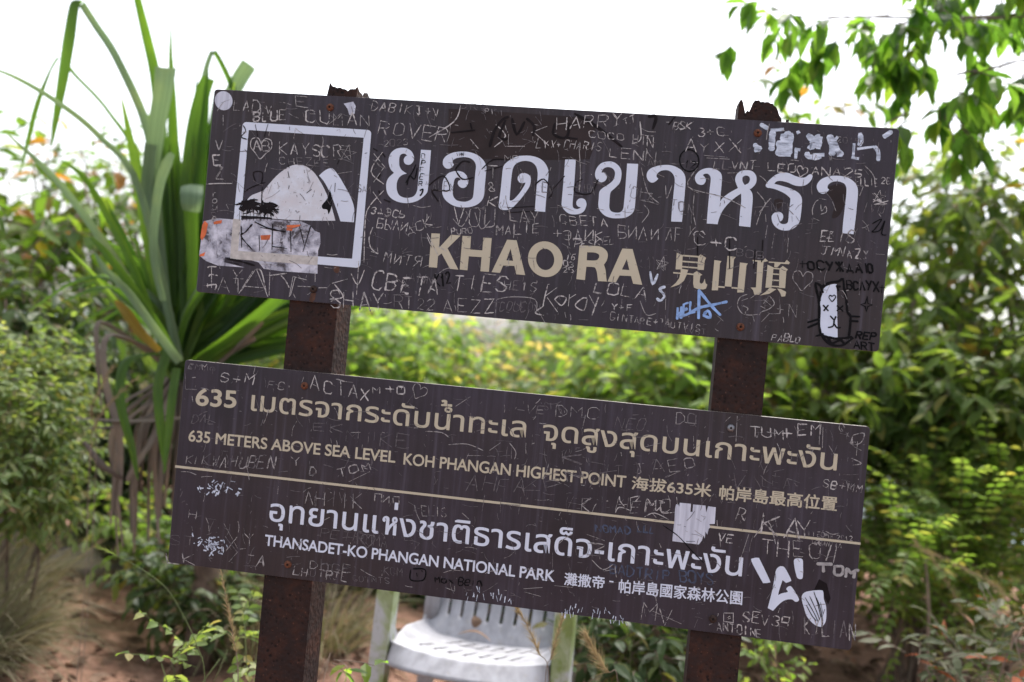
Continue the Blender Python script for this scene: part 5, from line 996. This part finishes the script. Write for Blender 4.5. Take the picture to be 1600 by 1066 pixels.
# ================================================================== CHAIR: white plastic garden armchair
def make_chair():
    cpos = at(752, 1000, 2.83); X0, Y0 = cpos.x, cpos.y
    rt = empty('garden_chair', (X0, Y0, gz(X0, Y0)), radians(-10)); tag(rt, 'weathered white plastic garden armchair behind the sign, algae green on its legs', 'chair')
    def shell(name, fn, nu, nv, hole, th, mat):
        vs = []; fs = []
        for j in range(nv+1):
            for i in range(nu+1): vs.append(fn(i/nu, j/nv))
        for j in range(nv):
            for i in range(nu):
                if hole((i+.5)/nu, (j+.5)/nv): continue
                k = j*(nu+1)+i; fs.append((k, k+1, k+nu+2, k+nu+1))
        bmx = bmesh.new(); bv = [bmx.verts.new(v) for v in vs]
        for f in fs: bmx.faces.new([bv[i] for i in f])
        for v in [v for v in bmx.verts if not v.link_faces]: bmx.verts.remove(v)
        bmesh.ops.recalc_face_normals(bmx, faces=bmx.faces); bmesh.ops.solidify(bmx, geom=list(bmx.faces), thickness=th)
        me = bpy.data.meshes.new(name); bmx.to_mesh(me); bmx.free(); me.materials.append(mat)
        me.polygons.foreach_set('use_smooth', [True]*len(me.polygons)); o = bpy.data.objects.new(name, me); return link(o, rt)
    # seat: front lip rolls over, dished, sides rise into the arms
    def seat(u, v):
        x = (u-.5)*2; hw = .222 - .012*v; ang = v
        if v < .16:
            t = v/.16; y = -.235 + .045*sin(t*pi/2) ; z = .385 + .047*sin(t*pi/2); y -= .0; yc = -.045*(1-x*x); y += yc
        else:
            t = (v-.16)/.84; y = -.19 + .42*t - .045*(1-x*x)*(1-t); z = .432 - .072*t
        z += .03*max(0, abs(x)-.74)**2/.0676 * min(1, max(0, (v-.2)/.3)); z -= .012*(1-x*x)*min(1, v/.3); ax_ = abs(x)**7; y += .05*ax_*max(0, 1-v*2.2); z -= .016*ax_*max(0, 1-v*3)
        return (x*hw, y, z)
    def seat_hole(u, v):
        for k in range(7):
            for (a, b, off) in ((.36, .50, 0), (.62, .78, .02)):
                c = .2 + k*.1; 
                if abs(u - c - (v-.5)*.45) < .016 and a < v < b: return True
        return False
    shell('seat', seat, 80, 50, seat_hole, .006, M['plastic'])
    def back_hw(x, v):
        fl = max(0, min(1, (.12-v)/.11)); return .175 + .07*fl*fl*(3-2*fl)*(1.15 if x > 0 else 1) + .015*v
    def back(u, v):
        x = (u-.5)*2; hw = back_hw(x, v); z = .352 + .45*v - .03*x*x*max(0, v-.7); y = .215 + .15*v - .035*(1-x*x) + .05*(1-min(1, v*5))*-.6
        if v > .9: z -= .03*x*x*x*x
        return (x*hw, y, z)
    def back_hole(u, v):
        if .13 < v < .88:
            xx = (u-.5)*2*back_hw((u-.5)*2, v)
            for k in range(8):
                if abs(xx - (-.147 + k*.042)) < .0055: return True
        return False
    shell('backrest', back, 110, 46, back_hole, .006, M['plastic'])
    def slab(pts, w, t, name, mat):
        mb = MB(); strapv = []
        P = [Vector(p) for p in pts]
        for i, p in enumerate(P):
            ww = w[i] if isinstance(w, (list, tuple)) else w
            d = (P[min(i+1, len(P)-1)] - P[max(i-1, 0)]).normalized(); s = Vector((1, 0, 0)) - d*d.x; s.normalize(); u = s.cross(d)
            for a, b in ((-1,-1), (-.8,1), (.8,1), (1,-1)): strapv.append(p + s*ww*.5*a + u*t*.5*b)
        fs = []
        for i in range(len(P)-1):
            for k in range(4): fs.append((i*4+k, i*4+(k+1) % 4, i*4+4+(k+1) % 4, i*4+4+k))
        fs += [(0,1,2,3), tuple((len(P)-1)*4+k for k in (3,2,1,0))]; mb.add(strapv, fs); o = mb.build(name, mat, rt, False); return o
    for s in (-1, 1):
        # front leg: broad flat-fronted channel from floor to arm, leaning out a little
        slab([(s*.256, -.17, 0), (s*.252, -.165, .25), (s*.247, -.155, .45), (s*.246, -.145, .60), (s*.246, -.125, .645)], [.052,.056,.060,.060,.054], .035, 'leg', M['algae'])
        slab([(s*.235, .34, 0), (s*.222, .29, .25), (s*.205, .24, .43), (s*.2, .23, .5)], [.05,.055,.06,.05], .03, 'leg', M['plastic'])
        slab([(s*.25, -.17, .640), (s*.254, -.10, .655), (s*.252, .05, .652), (s*.235, .2, .64), (s*.19, .285, .63)], [.055,.06,.055,.045,.03], .022, 'armrest', M['plastic'])
        # gusset between seat side, leg and back
        vs = []; fs = []; n = 10
        for i in range(n+1):
            t = i/n; y = -.165 + .37*t; top = .375 + .26*(1-t)**9 + .03*t**4; lo = .365
            for zz in (lo, top):
                xx = .214 + (.018*(zz-.36)/.2 if t < .4 else 0)
                vs += [(s*xx, y, zz), (s*(xx+.006), y, zz)]
        for i in range(n):
            k = i*4; q = k+4; fs += [(k, q, q+2, k+2), (k+1, k+3, q+3, q+1), (k+2, q+2, q+3, k+3), (k, k+1, q+1, q)]
        mb = MB(); mb.add(vs, fs); mb.build('side_panel', M['plastic'], rt)
    return rt, X0, Y0
chair, CX, CY = make_chair()
def dry_leaf(label, p, rot, L, W, mat, curl=.3):
    vs = []; fs = []; n = 6
    for i in range(n+1):
        t = i/n; w = W*sin(pi*min(1, t*.92+.04))**.8*.5; y = (t-.5)*L; z = .012*curl*sin(pi*t)*4
        vs += [(-w, y, z + w*.4), (0, y, z), (w, y, z + w*.4)]
    for i in range(n): k = i*3; fs += [(k, k+1, k+4, k+3), (k+1, k+2, k+5, k+4)]
    o = mesh_obj('dry_leaf', vs, fs, M[mat], smooth=True); o.location = p; o.rotation_euler = rot
    return tag(o, label, 'leaf', 'fallen leaves on the chair')
cm = Matrix.Translation((CX, CY, gz(CX, CY))) @ Matrix.Rotation(radians(-10), 4, 'Z')
dry_leaf('pale round fallen leaf leaning on the chair back', cm @ Vector((-.055, .165, .415)), (radians(70), 0, .3), .035, .034, 'lf_tan')
dry_leaf('long brown curled leaf lying across the chair seat', cm @ Vector((-.03, .05, .402)), (.05, .05, 1.35), .10, .02, 'lf_tan', .35)

# ================================================================== GRASSES
def blade(mb, p, d, L, w, droop, r, n=5, m=0):
    d = d.normalized(); s = d.cross(Vector((r.uniform(-1,1), r.uniform(-1,1), .2)));
    if s.length < .05: s = Vector((1,0,0))
    s.normalize(); vs = []; fs = []; q = Vector(p); dd = d.copy()
    for i in range(n+1):
        t = i/n; ww = w*(1-t*.92)*.5
        vs += [q + s*ww, q - s*ww]
        dd = (dd + Vector((0, 0, -droop/n*(1+t)))).normalized(); q = q + dd*L/n
    for i in range(n): fs.append((2*i, 2*i+1, 2*i+3, 2*i+2))
    mb.add(vs, fs, m)
def tussock(label, px, Y, n, L, spread, mat, seed, group):
    r = random.Random(seed); b = at(px, 533, Y); root = Vector((b.x, b.y, gz(b.x, b.y) - .02)); mb = MB()
    for i in range(n):
        a = r.uniform(0, 2*pi); q = r.random()**.6*spread; p = Vector((cos(a)*q, sin(a)*q, 0)); d = Vector((cos(a)*r.uniform(.1,.7), sin(a)*r.uniform(.1,.7), 1))
        blade(mb, p, d, L*r.uniform(.5, 1.15), r.uniform(.004, .010), r.uniform(.5, 2.2), r, 6)
    e = empty('grass_tussock', root); tag(e, label, 'grass', group); mb.build('blades', M[mat], e); return e
T_ = 'grass tussocks beside the path'
tussock('big shaggy half dry grass tussock in the lower left corner', -45, 3.15, 1200, .52, .16, 'gr_dry', 51, T_)
tussock('grey dry grass tussock at the left edge of the path', 45, 3.35, 600, .34, .10, 'gr_dry', 52, T_)
tussock('grass tussock under the pale green shrub', 20, 3.75, 700, .5, .15, 'gr_dry', 53, T_)
tussock('thin grass tuft behind the left post foot', 430, 3.6, 220, .5, .12, 'gr_dry', 54, T_)
tussock('fine dry grass tuft in front of the low sage shrub', 1545, 2.9, 220, .42, .10, 'gr_dry', 55, T_)
tussock('dry grass tuft left of the chair', 545, 3.6, 260, .45, .12, 'gr_dry', 56, T_)
tussock('grass tuft right of the chair leg', 930, 3.3, 260, .40, .10, 'gr_dry', 57, T_)
tussock('upright grass tuft at the foot of the right post', 1205, 2.7, 120, .52, .05, 'gr_dry', 58, T_)
def seed_stalk(label, path, head, awn, n, w, seed, hmat='gr_seed', group='seeding grass stalks'):
    """path: pixels from the lowest point up to the tip; head = fraction of the stalk that carries seeds"""
    r = random.Random(seed); P = [at(*p) for p in path]; b = P[0]; g0 = gz(b.x, b.y)
    low = Vector((b.x + .02, b.y, g0 - .01)); mid = low.lerp(b, .5) + Vector((.01, 0, 0))
    pts = [low, mid] + P; cat_ = []
    for i in range(len(pts)-1):
        p0, p1, p2, p3 = pts[max(0,i-1)], pts[i], pts[i+1], pts[min(len(pts)-1, i+2)]
        for k in range(6):
            f = k/6; cat_.append(.5*((2*p1) + (p2-p0)*f + (2*p0-5*p1+4*p2-p3)*f*f + (3*p1-p0-3*p2+p3)*f**3))
    cat_.append(pts[-1]); e = empty('grass_stalk', low); tag(e, label, 'grass', group)
    mb = MB(); N_ = len(cat_); mb.tube([p - low for p in cat_], [w*(1-.6*i/N_) for i in range(N_)], 5); mb.build('stem', M['stalk'] if hmat != 'gr_seed' else M['twig'], e, True)
    hb = MB(); s0 = int(N_*(1-head))
    for i in range(n):
        t = r.random(); k = s0 + t*(N_-1-s0); j = min(int(k), N_-2); p = cat_[j].lerp(cat_[j+1], k-j); d = (cat_[j+1]-cat_[j]).normalized()
        blade(hb, p - low, d*1.0 + rvec(r)*.62, awn*r.uniform(.5, 1.2)*(1-.4*t), w*1.15, .15, r, 3)
    hb.build('seed_head', M[hmat], e); return e
seed_stalk('fluffy straw coloured seed head in front of the chair seat, the taller of the pair', [(858,1062,2.1),(842,1020,2.1),(824,978,2.1),(808,950,2.1)], .42, .030, 170, .0012, 61)
seed_stalk('straw coloured seed head crossing the right leg of the chair', [(852,1066,2.15),(862,1025,2.15),(872,990,2.15),(882,955,2.15)], .46, .030, 170, .0012, 62)
seed_stalk('bushy seed head right of the chair', [(965,1066,2.2),(950,1050,2.2),(930,1020,2.2),(915,990,2.2)], .42, .045, 200, .0013, 63)
seed_stalk('tall narrow seed head beside the left post', [(372,1062,2.0),(365,1000,2.0),(356,950,2.0),(346,895,2.0)], .5, .022, 220, .0013, 64)
seed_stalk('arching green grass stalk with a small seed tip over the path', [(320,1062,2.1),(308,1010,2.1),(285,960,2.1),(260,920,2.1),(225,892,2.1),(185,870,2.1),(152,854,2.1)], .13, .025, 40, .0011, 65, 'lf_pale')
seed_stalk('thin dry grass stalk standing right of the right post', [(1214,1066,2.3),(1213,1040,2.3),(1211,1010,2.3)], .4, .02, 60, .0011, 66)
seed_stalk('thin stalk in the dark weeds left of the right post', [(985,1040,2.4),(982,1005,2.4),(976,970,2.4)], .3, .02, 30, .001, 67, 'lf_pale')
seed_stalk('dry plume leaning among the feathery shrub', [(1510,980,3.3),(1490,930,3.3),(1462,880,3.3),(1432,850,3.3)], .55, .05, 200, .0014, 68)
seed_stalk('longer dry plume above the low sage shrub', [(1580,965,3.2),(1560,920,3.2),(1500,885,3.2),(1450,862,3.2)], .5, .045, 170, .0014, 69)
seed_stalk('golden plume in front of the screw pine trunk', [(150,690,3.0),(142,640,2.95),(160,600,2.95),(175,575,2.95)], .6, .035, 170, .0015, 70)
seed_stalk('second golden plume beside the hanging dead leaves', [(140,720,2.95),(150,660,2.92),(185,615,2.9),(215,590,2.9)], .6, .03, 170, .0015, 71)

# ================================================================== PATH LITTER, ROCK, ROOTS
def litter():
    r = random.Random(81); vs = []; fs = []
    for i in range(5200):
        x = r.uniform(-3.2, 3.0); y = r.uniform(1.6, 6.2)
        if -1.7 < x < -.75 and y > 2.8 and r.random() < .35: continue
        p = Vector((x, y, gz(x, y) + r.uniform(.004, .016))); a = r.uniform(0, 2*pi)
        leaf(vs, fs, p, Vector((cos(a), sin(a), r.uniform(-.1, .3))), Vector((0,0,1)) + rvec(r)*.5, r.uniform(.03, .095), r.uniform(.015, .04), r.uniform(-.2, .4), r.uniform(.1, .35))
    o = mesh_obj('leaf_litter', vs, fs, M['lf_tan']); tag(o, 'dry brown leaf litter scattered over the soil', 'leaf litter', kind='stuff')
litter()
def rock(label, px, py, Y, sx, sy, sz, seed):
    r = random.Random(seed); bmx = bmesh.new(); bmesh.ops.create_icosphere(bmx, subdivisions=3, radius=1)
    ph = [r.uniform(0, 6) for _ in range(6)]
    for v in bmx.verts:
        n = v.co.normalized(); k = 1 + .12*sin(3*n.x+ph[0])*cos(2.5*n.y+ph[1]) + .07*sin(6*n.z+ph[2])*sin(5*n.x+ph[3]) + .03*sin(13*n.y+ph[4])
        v.co = Vector((n.x*sx*k, n.y*sy*k, n.z*sz*k))
    me = bpy.data.meshes.new('rock'); bmx.to_mesh(me); bmx.free(); me.materials.append(M['rock']); me.polygons.foreach_set('use_smooth', [True]*len(me.polygons))
    o = bpy.data.objects.new('rock', me); p = at(px, py, Y); o.location = (p.x, p.y, gz(p.x, p.y) + sz*.35); link(o); tag(o, label, 'rock', 'rocks on the path')
rock('rounded grey rock at the head of the path', 118, 905, 4.5, .13, .10, .09, 1); rock('small flat rock right of the rounded one', 185, 905, 4.7, .07, .06, .035, 2)
def stick(label, pts, rad, mat='twig', name='stick'):
    P = []
    for px, py, Y, h_ in pts: p = at(px, 533, Y); P.append(Vector((p.x, p.y, gz(p.x, p.y) + h_)))
    o = P[0].copy(); mb = MB(); mb.tube([p - o for p in P], [rad*(1-.5*i/len(P)) for i in range(len(P))], 7)
    q = mb.build(name, M[mat], None, True); q.location = o; return tag(q, label, 'stick', 'fallen sticks and stems')
stick('grey dead stem leaning above the head of the path', [(150,4.8,4.8,.02),(158,4.8,4.8,.2),(172,4.8,4.8,.42),(190,4.8,4.8,.6)], .02)
stick('thin stick lying across the path', [(120,4.0,4.0,.012),(170,4.05,4.05,.016),(225,4.0,4.0,.012)], .009)
stick('short dark stick lower on the path', [(160,3.6,3.6,.012),(195,3.65,3.65,.014)], .007, 'bark')
for lab, x, Y, h0, rad in (('pale bare stem in the bank left of the chair', 545, 4.0, .62, .012), ('thin bare stem beside the left post', 528, 4.2, .7, .008), ('bare leaning stem behind the chair left leg', 570, 4.3, .75, .014), ('brown bare trunk stub behind the chair left arm', 590, 4.4, .9, .03)):
    stick(lab, [(x, 0, Y, -.02), (x+4, 0, Y, h0*.4), (x-3, 0, Y, h0*.7), (x+8, 0, Y, h0)], rad, 'twig' if rad < .02 else 'bark', 'bare_stem')
for lab, pts, rad in (('forked grey stem rising through the right hand shrubs', [(1455,0,4.0,0),(1462,0,4.0,.4),(1470,0,4.0,.8),(1478,0,4.0,1.25)], .012), ('brown stem under the airy tree', [(1470,0,4.3,0),(1465,0,4.3,.5),(1480,0,4.3,1.0),(1500,0,4.3,1.5)], .016), ('pale dry stem in front of the feathery shrub', [(1500,0,3.4,0),(1497,0,3.4,.2),(1490,0,3.4,.45),(1478,0,3.4,.62)], .008)):
    stick(lab, pts, rad, 'twig', 'bare_stem')
